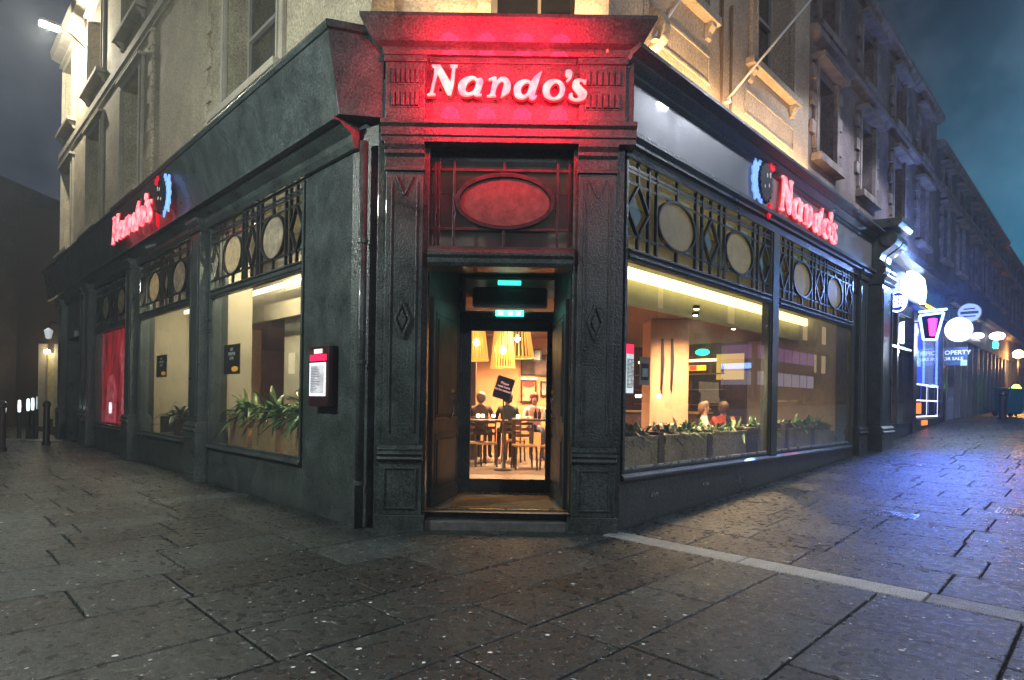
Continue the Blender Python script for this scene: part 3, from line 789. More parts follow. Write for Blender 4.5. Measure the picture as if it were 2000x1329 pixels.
# ---------------------------------------------------------------- illuminated signs
# letter outlines (x right, y down, in hundredths), with counters
GL = [
 ('N', [[(118,140,1),(215,137,1),(232,165),(335,330,1),(352,170,1),(330,158,1),(328,135,1),(418,135,1),(415,155,1),(390,168,1),(378,330),(345,490,1),(300,478,1),(243,370),(186,240,1),(158,360),(140,455,1),(168,470,1),(168,488,1),(68,490,1),(70,474,1),(102,460,1),(140,280),(150,175,1),(120,157,1)]]),
 ('a', [[(560,262),(500,280),(440,330),(421,400),(445,465),(490,488),(540,488),(600,470,1),(635,490),(690,489,1),(699,456,1),(672,462),(690,400),(714,322,1),(690,282),(645,290,1),(610,265)],[(580,300),(530,342),(508,405),(520,440),(555,450),(600,420),(627,350),(615,305)]]),
 ('n', [[(768,292,1),(820,268),(860,268),(868,305,1),(905,272),(955,265),(1003,295),(1028,360),(1005,440),(908,507,1),(925,430),(946,345),(935,315),(903,322),(868,375),(848,468,1),(862,480,1),(860,492,1),(752,492,1),(752,478,1),(788,465),(802,395),(815,320),(800,302),(775,310,1)]]),
 ('d', [[(1386,188,1),(1345,215),(1300,252),(1256,312,1),(1215,292),(1170,292),(1105,318),(1064,375),(1062,445),(1095,497),(1150,512),(1195,500),(1228,476,1),(1245,508),(1275,520),(1310,508),(1333,466,1),(1305,476,1),(1315,415),(1340,335),(1366,250)],[(1222,326),(1185,335),(1152,372),(1144,425),(1160,462),(1190,466),(1222,425),(1240,345)]]),
 ('o', [[(1520,282),(1455,298),(1405,345),(1390,405),(1408,465),(1455,503),(1520,516),(1590,500),(1636,455),(1650,392),(1630,335),(1585,295)],[(1530,322),(1495,355),(1475,405),(1480,460),(1515,490),(1560,470),(1588,405),(1580,345),(1560,322)]]),
 ('apostrophe', [[(1645,218),(1655,182),(1690,170),(1724,190),(1728,232),(1706,280),(1668,310,1),(1658,298,1),(1690,252),(1665,250)]]),
 ('s', [[(1896,284,1),(1886,331,1),(1862,322),(1848,302),(1820,300),(1814,330),(1850,372),(1895,418),(1899,462),(1868,508),(1800,526),(1730,516),(1690,482),(1698,448),(1722,434,1),(1738,446,1),(1738,476),(1762,500),(1792,492),(1800,462),(1770,418),(1735,375),(1730,328),(1756,288),(1812,271),(1865,284),(1884,280,1)]]),
]
def smooth_outline(pts, n=5):
    out = []; N = len(pts); P = [(p[0], p[1]) for p in pts]; C = [len(p) > 2 for p in pts]
    for i in range(N):
        p0, p1, p2, p3 = P[i - 1], P[i], P[(i + 1) % N], P[(i + 2) % N]
        if C[i]: p0 = p1
        if C[(i + 1) % N]: p3 = p2
        if C[i] and C[(i + 1) % N]: out.append(p1); continue
        for k in range(n):
            t = k / n
            out.append(tuple(.5 * (2 * p1[j] + (p2[j] - p0[j]) * t + (2 * p0[j] - 5 * p1[j] + 4 * p2[j] - p3[j]) * t * t + (3 * p1[j] - p0[j] - 3 * p2[j] + p3[j]) * t ** 3) for j in (0, 1)))
    return out
def mesh_from_curve(cu, name):
    ob = bpy.data.objects.new('tmp', cu); COL.objects.link(ob)
    dg = bpy.context.evaluated_depsgraph_get(); me = bpy.data.meshes.new_from_object(ob.evaluated_get(dg))
    bpy.data.objects.remove(ob); me.name = name; return me
def glyph_mesh(loops, scale, x0, y0, depth, offset=0.0, bev=0.0):
    cu = bpy.data.curves.new('g', 'CURVE'); cu.dimensions = '2D'; cu.fill_mode = 'BOTH'; cu.extrude = depth / 2; cu.offset = offset; cu.bevel_depth = bev
    for lp in loops:
        pts = smooth_outline(lp)
        sp = cu.splines.new('POLY'); sp.points.add(len(pts) - 1); sp.use_cyclic_u = True
        for q, (x, y) in zip(sp.points, pts): q.co = ((x - x0) * scale, -(y - y0) * scale, 0, 1)
    me = mesh_from_curve(cu, 'glyph'); bpy.data.curves.remove(cu); return me
def frame_matrix(F, a, o, z, flip=1):
    """x of the glyph runs along the wall (flip -1: against s), y is up, z is outward"""
    X = F.d * flip; Z = F.n; Y = Vector((0, 0, 1)); p = F(a, o, z)
    return Matrix(((X.x, Y.x, Z.x, p.x), (X.y, Y.y, Z.y, p.y), (X.z, Y.z, Z.z, p.z), (0, 0, 0, 1)))
def place(me, Mx, name, mats, parent):
    me = me; me.transform(Mx)
    me.materials.clear()
    for m in (mats if isinstance(mats, (list, tuple)) else [mats]): me.materials.append(m)
    o = bpy.data.objects.new(name, me); COL.objects.link(o)
    if parent: join(o, parent)
    return o
def split_faces(me, nrm_axis=2):
    """material 0 on the front face, 1 on sides and back"""
    for p in me.polygons: p.material_index = 0 if p.normal[nrm_axis] > .7 and p.center[nrm_axis] > 0 else 1

def letter_face_mat(name, c0, c1, s):
    m, n, l, b = mat(name); t = n.new('ShaderNodeTexCoord'); a = n.new('ShaderNodeTexNoise'); a.inputs['Scale'].default_value = 7; l.new(t.outputs['Object'], a.inputs['Vector'])
    r = n.new('ShaderNodeValToRGB'); r.color_ramp.elements[0].position = .36; r.color_ramp.elements[1].position = .62
    r.color_ramp.elements[0].color = (*c0, 1); r.color_ramp.elements[1].color = (*c1, 1); l.new(a.outputs['Fac'], r.inputs[0])
    l.new(r.outputs[0], b.inputs['Base Color']); l.new(r.outputs[0], b.inputs['Emission Color']); b.inputs['Emission Strength'].default_value = s; b.inputs['Roughness'].default_value = .25
    return m
M['face_c'] = letter_face_mat('letter_face_cream', (.72, .30, .30), (.80, .66, .46), .55)
M['face_r'] = letter_face_mat('letter_face_red', (1, .10, .15), (1, .36, .38), 1.15)
M['red_glow'] = emi('red_neon', (1, .0, .006), 4, (.1, 0, 0))
M['red_edge'] = emi('red_edge', (1, .0, .012), .55, (.25, 0, .01))
def wordmark(F, a_left, z_base, height, flip, label, face, o_face, loc, glow, wide=1.0, glow_w=12):
    t = thing('illuminated_sign', loc, label, 'sign', 'red lit restaurant signs')
    sc = height / 355.0
    for nm, loops in GL:
        me = glyph_mesh(loops, sc, 68, 490, .035, -.002, 0); split_faces(me)
        me.transform(Matrix.Diagonal((wide, 1, 1, 1)))
        L = place(me, frame_matrix(F, a_left, o_face, z_base, flip), 'letter', [M[face], M['red_edge']], t)
        me = glyph_mesh(loops, sc, 68, 490, .010, height * .030); me.transform(Matrix.Diagonal((wide, 1, 1, 1)))
        place(me, frame_matrix(F, a_left, o_face - .030, z_base, flip), 'glowing_back', glow, L)
    q = MB()
    for k in range(5):
        a = a_left + flip * (height * .4 + k * height * 1.1)
        q.box(F, a - .01, a + .01, .0, o_face - .05, z_base + height * .3, z_base + height * .3 + .02)
    q.build('mounting_pin', M['black'], t)
    for k in range(4):  # added red spots out in front, aimed back to wash the wall red
        pa = a_left + flip * (height * .5 + k * height * 1.3 * wide)
        add_light('red_wash_spot', 'SPOT', tuple(F(pa, o_face + .42 + .6 * height, z_base + height * .45)), glow_w / 4, (1, .008, .03), t, .12, spot=158, blend=.8, target=tuple(F(pa, 0, z_base + height * .45)))
    return t
w = 1.82; H = w * 355 / 1830 * 1.04
wordmark(FC, -1.02, 4.955, .352, 1, 'cream letters glowing red above the corner doorway', 'face_c', .12, (-.1, 6.9, 4.9), M['red_glow'], glow_w=620)
# entablature gets its red from unseen spots added in front of the letters
M['red_side'] = emi('red_neon_side', (1, .0, .010), .55, (.1, 0, 0))
wordmark(FR, 4.35, 4.78, .60, 1, 'red glowing lettering on the right street fascia', 'face_r', .12, tuple(FR(6, .1, 4.8)), M['red_side'], .93)
wordmark(FL, 9.55, 4.86, .60, -1, 'red glowing lettering on the left street fascia', 'face_r', .53, tuple(FL(8, .4, 4.8)), M['red_side'], 1.0)
# cockerel emblems with a pale blue halo
M['halo'] = emi('blue_halo', (.20, .40, 1.0), .8)
def emblem(F, ac, zc, flip, of, label, r=.32):
    t = thing('emblem_sign', tuple(F(ac, of, zc)), label, 'sign')
    body = []
    n = 18
    for i in range(n * 2):
        th = math.pi * i / n; rr = r * (1.0 if i % 2 == 0 else .80)
        body.append((ac + flip * rr * .80 * math.cos(th), zc + rr * math.sin(th) * 1.05))
    MB().plate(F, body, of - .02, of + .03).build('body', M['black'], t)
    # arched tail feathers, blue lit
    q = MB()
    for k, (rr, t0, t1) in enumerate(((1.22, 1.85, 4.5), (1.50, 2.4, 3.9))):
        P = []; m_ = 14
        for i in range(m_ + 1):
            th = t0 + (t1 - t0) * i / m_; wv = 1 + .06 * math.sin(i * 1.9)
            P.append((ac + flip * r * rr * wv * .85 * math.cos(th), zc + r * rr * wv * math.sin(th)))
        for i in range(m_, -1, -1):
            th = t0 + (t1 - t0) * i / m_
            P.append((ac + flip * r * (rr - .34) * .85 * math.cos(th), zc + r * (rr - .34) * math.sin(th)))
        q.plate(F, P, of - .035 - .01 * k, of - .01 - .01 * k)
    q.build('tail_feathers', M['halo'], t)
    q = MB()
    q.plate(F, [(ac + flip * x * r, zc + y * r) for x, y in ((.35, .95), (.55, 1.25), (.72, .98), (.95, 1.18), (1.0, .85), (.75, .72), (.45, .75))], of, of + .035)
    q.plate(F, [(ac + flip * x * r, zc + y * r) for x, y in ((.40, -.95), (.70, -.85), (.62, -1.5), (.40, -1.75), (.22, -1.5))], of, of + .035)
    q.build('comb_and_feet', M['red_edge'], t)
    q = MB()
    for x, y, rr in ((.05, .35, .08), (.3, -.1, .07), (-.2, -.25, .06), (.42, .45, .1)): q.disc(F, ac + flip * x * r, zc + y * r, rr * r, rr * r * 1.5, of + .031, of + .036, 12)
    q.build('spots', M['white'], t)
emblem(FR, 3.72, 5.06, 1, .12, 'dark cockerel emblem with pale blue glow right of the doorway, on the right fascia')
emblem(FL, 5.80, 5.12, 1, .53, 'dark cockerel emblem with pale blue glow on the left fascia')

def text_mesh(txt, size, align='CENTER', ext=.002, space=1.0, bold=0.0):
    cu = bpy.data.curves.new('t', 'FONT'); cu.body = txt; cu.size = size; cu.align_x = align; cu.align_y = 'CENTER'; cu.extrude = ext; cu.space_character = space; cu.offset = bold
    cu.resolution_u = 3
    me = mesh_from_curve(cu, 'text'); bpy.data.curves.remove(cu); return me
def put_text(F, txt, a, o, z, size, m, parent, name='lettering', flip=1, align='CENTER', rot=0.0, bold=0.0):
    me = text_mesh(txt, size, align, bold=bold)
    if rot: me.transform(Matrix.Rotation(rot, 4, 'Z'))
    return place(me, frame_matrix(F, a, o, z, flip), name, m, parent)

# --- menu case on the left pier
a0, _ = onwall(FL, 641, 730, .13); a1, _ = onwall(FL, 603, 730, .13)
z1_ = onwall(FL, 622, 676, .13)[1]; z0_ = onwall(FL, 622, 794, .13)[1]
mc = thing('menu_case', tuple(FL((a0 + a1) / 2, .06, z0_)), 'dark red wall mounted menu case with a lit white menu on the left pier', 'menu case')
MB().box(FL, a0, a1, .001, .13, z0_, z1_).build('case', pbr('maroon_case', (.030, .010, .014), .4, coat=.3), mc, bevel=.012)
w_ = a1 - a0; zm0 = z0_ + .13; zm1 = z1_ - .21
MB().box(FL, a0 + .06, a1 - .04, .131, .138, zm0, zm1).build('menu_frame', emi('menu_white', (.80, .90, 1), 1.0), mc)
MB().box(FL, a0 + .085, a1 - .065, .139, .142, zm0 + .03, zm1 - .03).build('menu_sheet', letter_face_mat('menu_sheet', (.42, .40, .46), (.62, .60, .64), .45), mc)
MB().box(FL, a0 + .05, a1 - .05, .131, .140, zm1 + .025, zm1 + .10).build('header', emi('menu_red', (1, .01, .06), 1.6), mc)
MB().box(FL, a0 + .15, a1 - .15, .131, .139, zm1 + .115, zm1 + .17).build('cream_badge', emi('cream_lit', (.9, .85, .7), .6), mc)
q = MB()
rl = random.Random(5)
for i in range(14):
    z = zm1 - .07 - i * (zm1 - zm0 - .12) / 14; ln = rl.uniform(.35, .8) * (w_ - .2)
    q.box(FL, a1 - .08 - ln, a1 - .08, .1425, .1435, z, z + .008)
q.build('menu_lines', pbr('grey_ink', (.2, .2, .22), .7), mc)

# --- flag ropes / stays on the upper right wall
for (x0, y0, x1, y1, lb) in ((1279, 72, 1345, -25, 'thin white stay rising from the cornice close to the entrance corner'), (1421, 194, 1600, -20, 'long white stay rising from the middle of the right cornice')):
    aa, zz = onwall(FR, x0, y0, .12)
    p0 = FR(aa, .12, zz); 
    # climbs outward over the pavement as a banner stay does
    p1 = px(x1, y1, p0.y + (.3 if x0 < 1300 else .5))
    t = thing('wall_stay', tuple(p0), lb, 'stay rod', 'white stays above the right front')
    MB().tube([p0, p1], .017, 8).build('rod', M['white'], t, smooth=True)
    MB().lathe(p0 + Vector((0, 0, -.05)), [(.001, 0), (.05, 0), (.05, .03), (.001, .06)], 10).build('fixing', M['sill'], t)
sc_a, sc_z = onwall(FR, 1277, 52, .05)
q = MB()
pr = [(0, -.28), (.10, -.28), (.20, -.20), (.24, -.06), (.20, .10), (.10, .20), (.05, .30), (0, .34)]
q.prism(FR, sc_a - .05, sc_a + .10, [(o + .003, sc_z + z) for o, z in pr])
q.build('scroll_bracket', M['stone_r'], bld, bevel=.02)

# --- street lamp on the far left wall
c = FL(16, .95, 12.35)
sl_ = thing('wall_street_lamp', tuple(FL(16, 0, 12.3)), 'bright street lamp on a bracket high on the far end of the left front', 'street lamp')
MB().tube([FL(16, -.01, 12.1), FL(16, .35, 12.35), FL(16, .75, 12.42)], .03, 8).build('bracket', M['black'], sl_, smooth=True)
q = MB(); q.box(FL, 15.86, 16.14, .6, 1.15, 12.40, 12.50); q.build('lamp_head', M['sill'], sl_, bevel=.03)
q = MB(); q.box(FL, 15.88, 16.12, .64, 1.12, 12.355, 12.399); q.build('lens', emi('street_lamp_lens', (1, .86, .55), 90), sl_)
add_light('lamp_light', 'POINT', tuple(FL(16, 1.0, 12.2)), 1100, (1, .92, .72), sl_, .12)

# --- street lamps that stand behind the camera and light the front
def street_lamp(x, y, h, e, col, label, reach=1.3, target=(0, 7, 2), cone=None):
    z = gz(x, y); t = thing('street_lamp', (x, y, z), label, 'street lamp', 'street lamps across the road')
    d = (Vector((target[0], target[1])) - Vector((x, y))).normalized() * reach
    q = MB(); q.tube([(x, y, z), (x, y, z + 1.2), (x, y, z + h - .6), (x + d.x * .3, y + d.y * .3, z + h - .1), (x + d.x, y + d.y, z + h)], [.09, .08, .055, .045, .04], 10); q.v = q.v
    q.build('post', M['black'], t, smooth=True)
    MB().lathe((x + d.x, y + d.y, z + h - .12), [(.02, .16), (.12, .14), (.2, .03), (.2, .0)], 16).build('lamp_head', M['black'], t)
    MB().lathe((x + d.x, y + d.y, z + h - .17), [(.001, 0), (.12, .01), (.18, .05)], 16).build('lens', emi('lens_' + str(int(e)), col, 25), t)
    if cone: add_light('lamp_light', 'SPOT', (x + d.x, y + d.y, z + h - .25), e, col, t, .15, (0, 0, 0), cone, .12)
    else: add_light('lamp_light', 'POINT', (x + d.x, y + d.y, z + h - .35), e, col, t, .2)
street_lamp(-7.4, 3.6, 5.8, 1150, (.92, 1.0, .90), 'street lamp standing on the left behind the viewer')
street_lamp(6.6, -2.2, 7.2, 900, (.94, .92, 1.0), 'street lamp standing on the right behind the viewer')
street_lamp(11.6, 10.0, 9.3, 1500, (.82, .86, 1.0), 'tall street lamp on the far side of the right pavement', target=(7, 9), cone=136)
# ---------------------------------------------------------------- restaurant interior
FI = FW
M['i_wall'] = pbr('cream_plaster', (.50, .44, .32), .85, var=.12, scale=2, bump=.2)
M['i_orange'] = pbr('terracotta_plaster', (.62, .27, .11), .8, var=.2, scale=2.5, bump=.2)
M['i_ceil'] = pbr('brown_ceiling', (.22, .13, .09), .7, var=.25, scale=2)
M['i_ceil2'] = pbr('upper_ceiling', (.40, .36, .2), .8, var=.15)
M['i_floor'] = pbr('interior_floor', (.28, .20, .15), .45, var=.2, scale=4)
M['wood'] = pbr('dark_wood', (.085, .045, .028), .4, var=.4, scale=9)
M['wood_l'] = pbr('pale_wood', (.42, .25, .11), .5, var=.3, scale=9)
M['trough'] = pbr('trough_board', (.34, .27, .16), .7, var=.45, scale=3, bump=.6, bscale=24, grime=.3)
FRi = Frame((FR(0, 0, 0).x, FR(0, 0, 0).y), (1 / SQ, 1 / SQ), (-1 / SQ, 1 / SQ))   # o now runs INTO the room from the right front
FLi = Frame((FL(0, 0, 0).x, FL(0, 0, 0).y), (-1 / SQ, 1 / SQ), (1 / SQ, 1 / SQ))
FA = Frame((0, 0), (1 / SQ, 1 / SQ), (-1 / SQ, 1 / SQ))       # (a, b) room coordinates
q = MB(); q.poly([FA(3.9, 4.3 + 1.75, .2), FA(5.6, 4.3, .2), FA(15.6, 4.3, .2), FA(15.6, 21, .2), FA(3.9, 21, .2)])
tag(q.build('interior_floor', M['i_floor']), kind='structure')
q = MB(); q.poly([FA(3.9, 4.3 + 1.75, 4.5), FA(5.6, 4.3, 4.5), FA(15.6, 4.3, 4.5), FA(15.6, 21, 4.5), FA(3.9, 21, 4.5)])
q.build('upper_ceiling', M['i_ceil2'], bld)
q = MB(); dc = ((7.15, 5.35), (15.6, 5.35), (15.6, 21), (5.1, 21), (5.1, 7.40)); q.poly([FA(a_, b_, 3.06) for a_, b_ in dc]); q.poly([FA(a_, b_, 3.14) for a_, b_ in dc])                       # dropped ceiling
q.build('dropped_ceiling', M['i_ceil'], bld)
q = MB()                                                                    # bulkheads facing the street
q.box(FA, 7.1, 15.6, 5.28, 5.349, 3.0, 4.49); q.box(FA, 5.0, 5.069, 7.42, 16.7, 3.0, 4.49); q.poly([FA(7.1, 5.30, 3.0), FA(5.03, 7.42, 3.0), FA(5.03, 7.42, 4.49), FA(7.1, 5.30, 4.49)])
q.build('bulkhead', M['i_wall'], bld)
q = MB(); q.box(FA, 7.12, 14.9, 5.10, 5.16, 3.34, 3.50); 
q.build('cove_light', emi('cove_yellow', (1, .88, .36), 3.2), bld)
q = MB(); q.box(FA, 4.84, 4.90, 7.5, 16.4, 3.52, 3.60)
q.build('cove_light', emi('cove_white', (1, .88, .62), 3.0), bld)
q = MB()                                                                    # ceiling beams near the left windows
for b0 in (8.2, 9.4, 10.6, 11.9): q.box(FA, 5.1, 9.5, b0, b0 + .18, 2.90, 3.059)
q.build('ceiling_beam', M['i_ceil'], bld)
q = MB()
q.box(FA, 14.75, 15.6, 4.3, 21, .2, 4.5)                                    # end wall at the far end of the right windows
q.box(FA, 3.9, 15.6, 20.6, 21, .2, 4.5); q.box(FA, 3.98, 5.0, 16.4, 16.7, .2, 4.49)
q.box(FA, 9.6, 9.8, 13.2, 20.6, .2, 3.06)
q.build('interior_wall', M['i_wall'], bld)
q = MB(); q.box(FA, 9.6, 14.75, 13.0, 13.2, .2, 3.06); q.build('back_wall', M['i_orange'], bld)
# cream piers seen behind the left posters
MB().box(FA, 3.98, 4.5, 11.32, 11.9, .2, 4.49).build('interior_pier', M['i_wall'], bld); MB().box(FA, 4.35, 5.06, 13.0, 13.4, .2, 4.49).build('interior_pier', M['i_wall'], bld)
q = MB(); q.box(FA, 5.2, 5.9, 10.6, 11.5, .2, 3.06); q.box(FA, 5.2, 5.9, 14.3, 16.4, .2, 3.06)
q.build('interior_pier', M['i_wall'], bld)
# orange feature wall facing the door
q = MB(); q.box(FW, -1.02, 2.05, -15.3, -15.1, .2, 3.06); q.build('feature_wall', M['i_orange'], bld)
q = MB(); q.box(FW, -1.5, -.80, -13.6, -13.2, .2, 3.06); q.build('dark_column', M['wood'], bld)
# salmon column behind the wide window, with two slits
cx0, cx1 = px(1270, 700, 11.2).x, px(1346, 700, 11.2).x
q = MB(); q.box(FW, cx0, cx1, -11.9, -11.2, .2, 3.06); col_ = q.build('salmon_column', pbr('salmon_plaster', (.62, .36, .22), .7, var=.15), bld, bevel=.02)
q = MB()
for x in (1294, 1313):
    c_ = px(x, 700, 11.2).x; zt = px(x, 662, 11.2).z; zb = px(x, 770, 11.2).z
    q.plate(FW, [(c_ - .03, zt), (c_ + .01, zt), (c_ + .035, (zt + zb) / 2 + .1), (c_ + .0, zb), (c_ - .03, zb + .1)], -11.199, -11.18)
q.build('column_slit', M['black'], col_)

# dark panelling and bar things on the end wall, behind the wide right window
q = MB(); q.box(FA, 14.68, 14.749, 6.5, 12.9, .2, 3.06); pan = q.build('wall_panelling', M['wood'], bld)
for k in range(5): MB().box(FA, 14.62, 14.679, 6.6 + k * 1.1, 7.6 + k * 1.1, .3, 1.2).build('panel', M['i_ceil'], pan, bevel=.01)
bc = thing('bar_counter', tuple(FA(13.4, 8.6, .2)), 'dark bar counter standing along the end wall behind the wide right window', 'counter')
MB().box(FA, 13.2, 13.7, 7.0, 10.6, .2, 1.25).build('body', M['wood'], bc, bevel=.01)
MB().box(FA, 13.1, 13.8, 6.9, 10.7, 1.251, 1.30).build('counter_top', M['wood_l'], bc, bevel=.01)
sh = thing('bottle_shelf', tuple(FA(14.6, 8.3, 1.4)), 'lit shelf of bottles on the end wall behind the bar counter', 'shelf')
for z in (1.45, 1.85, 2.25): MB().box(FA, 14.45, 14.67, 7.0, 9.6, z, z + .03).build('board', M['wood_l'], sh)
MB().box(FA, 14.64, 14.67, 7.0, 9.6, 2.60, 2.66).build('strip_light', emi('shelf_light', (1, .75, .25), 6), sh)
rb = random.Random(8); bm_ = [pbr('bottle_glass%d' % i, c, .15) for i, c in enumerate(((.02, .08, .03), (.25, .10, .02), (.30, .28, .22), (.20, .02, .02)))]
for i in range(26):
    zz = (1.48, 1.88, 2.28)[i % 3]; bb = 7.1 + (i // 3) * .28 + rb.uniform(-.05, .05); hh = rb.uniform(.2, .3)
    p_ = FA(14.56, bb, zz + .001)
    MB().lathe(p_, [(.035, 0), (.038, .01), (.038, hh * .6), (.014, hh * .8), (.013, hh), (.001, hh)], 10).build('bottle', bm_[i % 4], sh, smooth=True)
def on_end(x, y): 
    d = px(x, y, 1.0) - Vector((0, 0, 1.51)); k = 14.55 * SQ / (d.x + d.y); P = Vector((0, 0, 1.51)) + d * k
    return (P.y - P.x) / SQ, P.z
for nm, x0, y0, x1, y1, col, st, lb, ct in (('lit_sign_strip', 1345, 726, 1392, 715, (1, .62, .02), 2.2, 'yellow lit strip sign with a red middle on the end wall', 'sign'), ('green_lamp', 1372, 697, 1398, 683, (.02, .85, .45), 2.4, 'green oval lamp glowing over the bar', 'lamp'), ('hatch_light', 1398, 742, 1452, 690, (1, .66, .16), .55, 'yellow lit serving hatch in the panelling behind the bar', 'hatch')):
    b1, za = on_end(x0, y0); b0, zb_ = on_end(x1, y1); ae = 14.2 if nm != 'hatch_light' else 14.60
    t = thing(nm, tuple(FA(ae, (b0 + b1) / 2, za)), lb, ct)
    if nm == 'green_lamp':
        Fq = Frame(tuple(FA(ae, 0, 0).xy), (-1 / SQ, 1 / SQ), (-1 / SQ, -1 / SQ)); MB().disc(Fq, (b0 + b1) / 2, (za + zb_) / 2, (b1 - b0) / 2, (zb_ - za) / 2, -.03, .03, 24).build('lens', emi(nm, col, st), t)
    else:
        MB().box(FA, ae - .03, ae, b0, b1, za, zb_).build('lit_face', emi(nm, col, st), t)
        if nm == 'lit_sign_strip': MB().box(FA, ae - .035, ae - .0305, b0 + (b1 - b0) * .36, b0 + (b1 - b0) * .66, za + .005, zb_ - .005).build('red_middle', emi('red_mid', (1, .05, .02), 2.2), t)
    MB().box(FA, ae - .01, 14.68 if ae < 14.5 else ae + .07, (b0 + b1) / 2 - .01, (b0 + b1) / 2 + .01, (za + zb_) / 2 - .01, (za + zb_) / 2 + .01).build('bracket', M['black'], t)
# --- lights inside
M['spot'] = emi('downlight_lens', (1, .85, .6), 60)
def downlight(x, y, e, col, label, zc=3.06):
    t = thing('ceiling_spotlight', (x, y, zc), label, 'spotlight', 'spotlights in the restaurant ceiling')
    MB().lathe((x, y, zc - .06), [(.03, 0), (.055, .0), (.055, .058), (.03, .058)], 12).build('housing', M['black'], t)
    MB().lathe((x, y, zc - .064), [(.001, 0), (.035, 0), (.035, .004)], 12).build('lens', M['spot'], t)
    add_light('spot_light', 'SPOT', (x, y, zc - .09), e * 4.6, col, t, .05, (0, 0, 0), 150, .9)
WARM = (1, .62, .34); CR = (1, .80, .52)
for x, y, e, cc, lb, *zc_ in (
    (.15, 11.2, 70, WARM, 'spotlight in the ceiling just inside the glass door'),
    (-.3, 13.6, 240, WARM, 'spotlight shining on the orange wall behind the door'),
    (.9, 13.9, 180, WARM, 'spotlight above the framed picture wall'),
    (3.1, 10.3, 150, WARM, 'spotlight in front of the salmon column'),
    (4.4, 12.1, 130, WARM, 'spotlight behind the salmon column, over the window tables'),
    (2.9, 9.6, 60, CR, 'spotlight close to the glass of the wide right window'),
    (8.2, 16.6, 160, CR, 'spotlight over the far tables of the second right window'),
    (-2.2, 10.7, 110, WARM, 'spotlight behind the tall plant in the left window'),
    (-3.9, 12.0, 160, CR, 'spotlight lighting the cream pier behind the black poster'),
    (-6.7, 14.4, 150, CR, 'spotlight behind the middle left window'),
    (-4.4, 10.3, 90, (1, .86, .58), 'added high spotlight brightening the cream pier in the left window', 4.5),  # this and the next are added to brighten the cream walls
    (-7.3, 13.6, 110, (1, .86, .58), 'added high spotlight brightening the wall in the middle left window', 4.5),
    (-1.0, 15.5, 150, WARM, 'spotlight over the orange back room on the left'),
): downlight(x, y, e, cc, lb, *zc_)
# --- slatted pendant lamps
def pendant(x, y, zb, h, r0, r1, label):
    t = thing('pendant_lamp', (x, y, 3.06), label, 'pendant lamp', 'slatted wooden pendant lamps')
    q = MB(); n = 26; rr = random.Random(int(x * 100))
    for i in range(n):
        th = 6.283 * i / n; d = rr.uniform(-.04, .04)
        p0 = Vector((x + r0 * math.cos(th), y + r0 * math.sin(th), zb)); p1 = Vector((x + r1 * math.cos(th + d), y + r1 * math.sin(th + d), zb + h + rr.uniform(-.05, .04)))
        q.tube([p0, p1], .013, 5)
    q.build('slatted_shade', M['pend'], t)
    q = MB(); 
    for z, r_ in ((zb, r0), (zb + h * .97, r1)):
        pts = [(x + r_ * math.cos(6.283 * i / 24), y + r_ * math.sin(6.283 * i / 24), z) for i in range(25)]
        q.tube(pts, .018, 6)
    q.build('hoop', M['pend'], t)
    MB().tube([(x, y, zb + h * .8), (x, y, 3.07)], .008, 6).build('cord', M['black'], t)
    MB().lathe((x, y, zb + h * .35), [(.001, 0), (.05, .03), (.06, .08), (.03, .14), (.001, .16)], 12).build('bulb', emi('bulb_' + str(int(x * 100)), (1, .75, .4), 40), t)
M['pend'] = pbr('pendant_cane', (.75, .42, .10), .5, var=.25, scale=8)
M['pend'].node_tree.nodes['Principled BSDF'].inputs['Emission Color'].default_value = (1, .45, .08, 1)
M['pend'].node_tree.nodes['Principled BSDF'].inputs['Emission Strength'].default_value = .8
for X_, Y_, yb, h, r0, r1, lb in ((930, 12.2, 704, .8, .24, .14, 'slatted lamp at the left edge of the glass door'), (982, 11.6, 719, .75, .23, .16, 'lowest slatted lamp in the middle of the glass door'), (1010, 13.0, 699, .95, .36, .20, 'largest slatted lamp right of the middle of the door')):
    p = px(X_, yb, Y_); pendant(p.x, p.y, p.z, h, r0, r1, lb)

# --- furniture
def chair_proto():
    t = thing('dining_chair', (0, 0, 0), '', 'chair', 'wooden chairs in the restaurant')
    q = MB(); q.box(FW, -.21, .21, -.21, .21, .43, .47); q.build('seat', M['wood_l'], t, bevel=.01)
    q = MB(); q.box(FW, -.21, -.18, .18, .21, .47, .88); q.box(FW, .18, .21, .18, .21, .47, .88)
    for z in (.60, .72, .83): q.box(FW, -.18, .18, .188, .202, z, z + .055)
    q.build('backrest', M['wood'], t)
    for x in (-.19, .19):
        for y in (-.19, .19):
            q = MB(); q.tube([(x * 1.08, -y * 1.08, 0), (x, -y, .43)], .018, 8, r2=.022); q.build('leg', M['wood'], t)
    return t
def table_at(x, y, w, d, h, label, legs4=True):
    t = thing('dining_table', (x, y, .2), label, 'table', 'restaurant tables')
    z = .2
    MB().box(FW, x - w / 2, x + w / 2, -y - d / 2, -y + d / 2, z + h - .045, z + h).build('tabletop', M['wood'], t, bevel=.008)
    for sx_ in (-1, 1):
        for sy_ in (-1, 1):
            MB().box(FW, x + sx_ * (w / 2 - .06) - .025, x + sx_ * (w / 2 - .06) + .025, -y + sy_ * (d / 2 - .06) - .025, -y + sy_ * (d / 2 - .06) + .025, z, z + h - .046).build('leg', M['wood'], t)
    return t
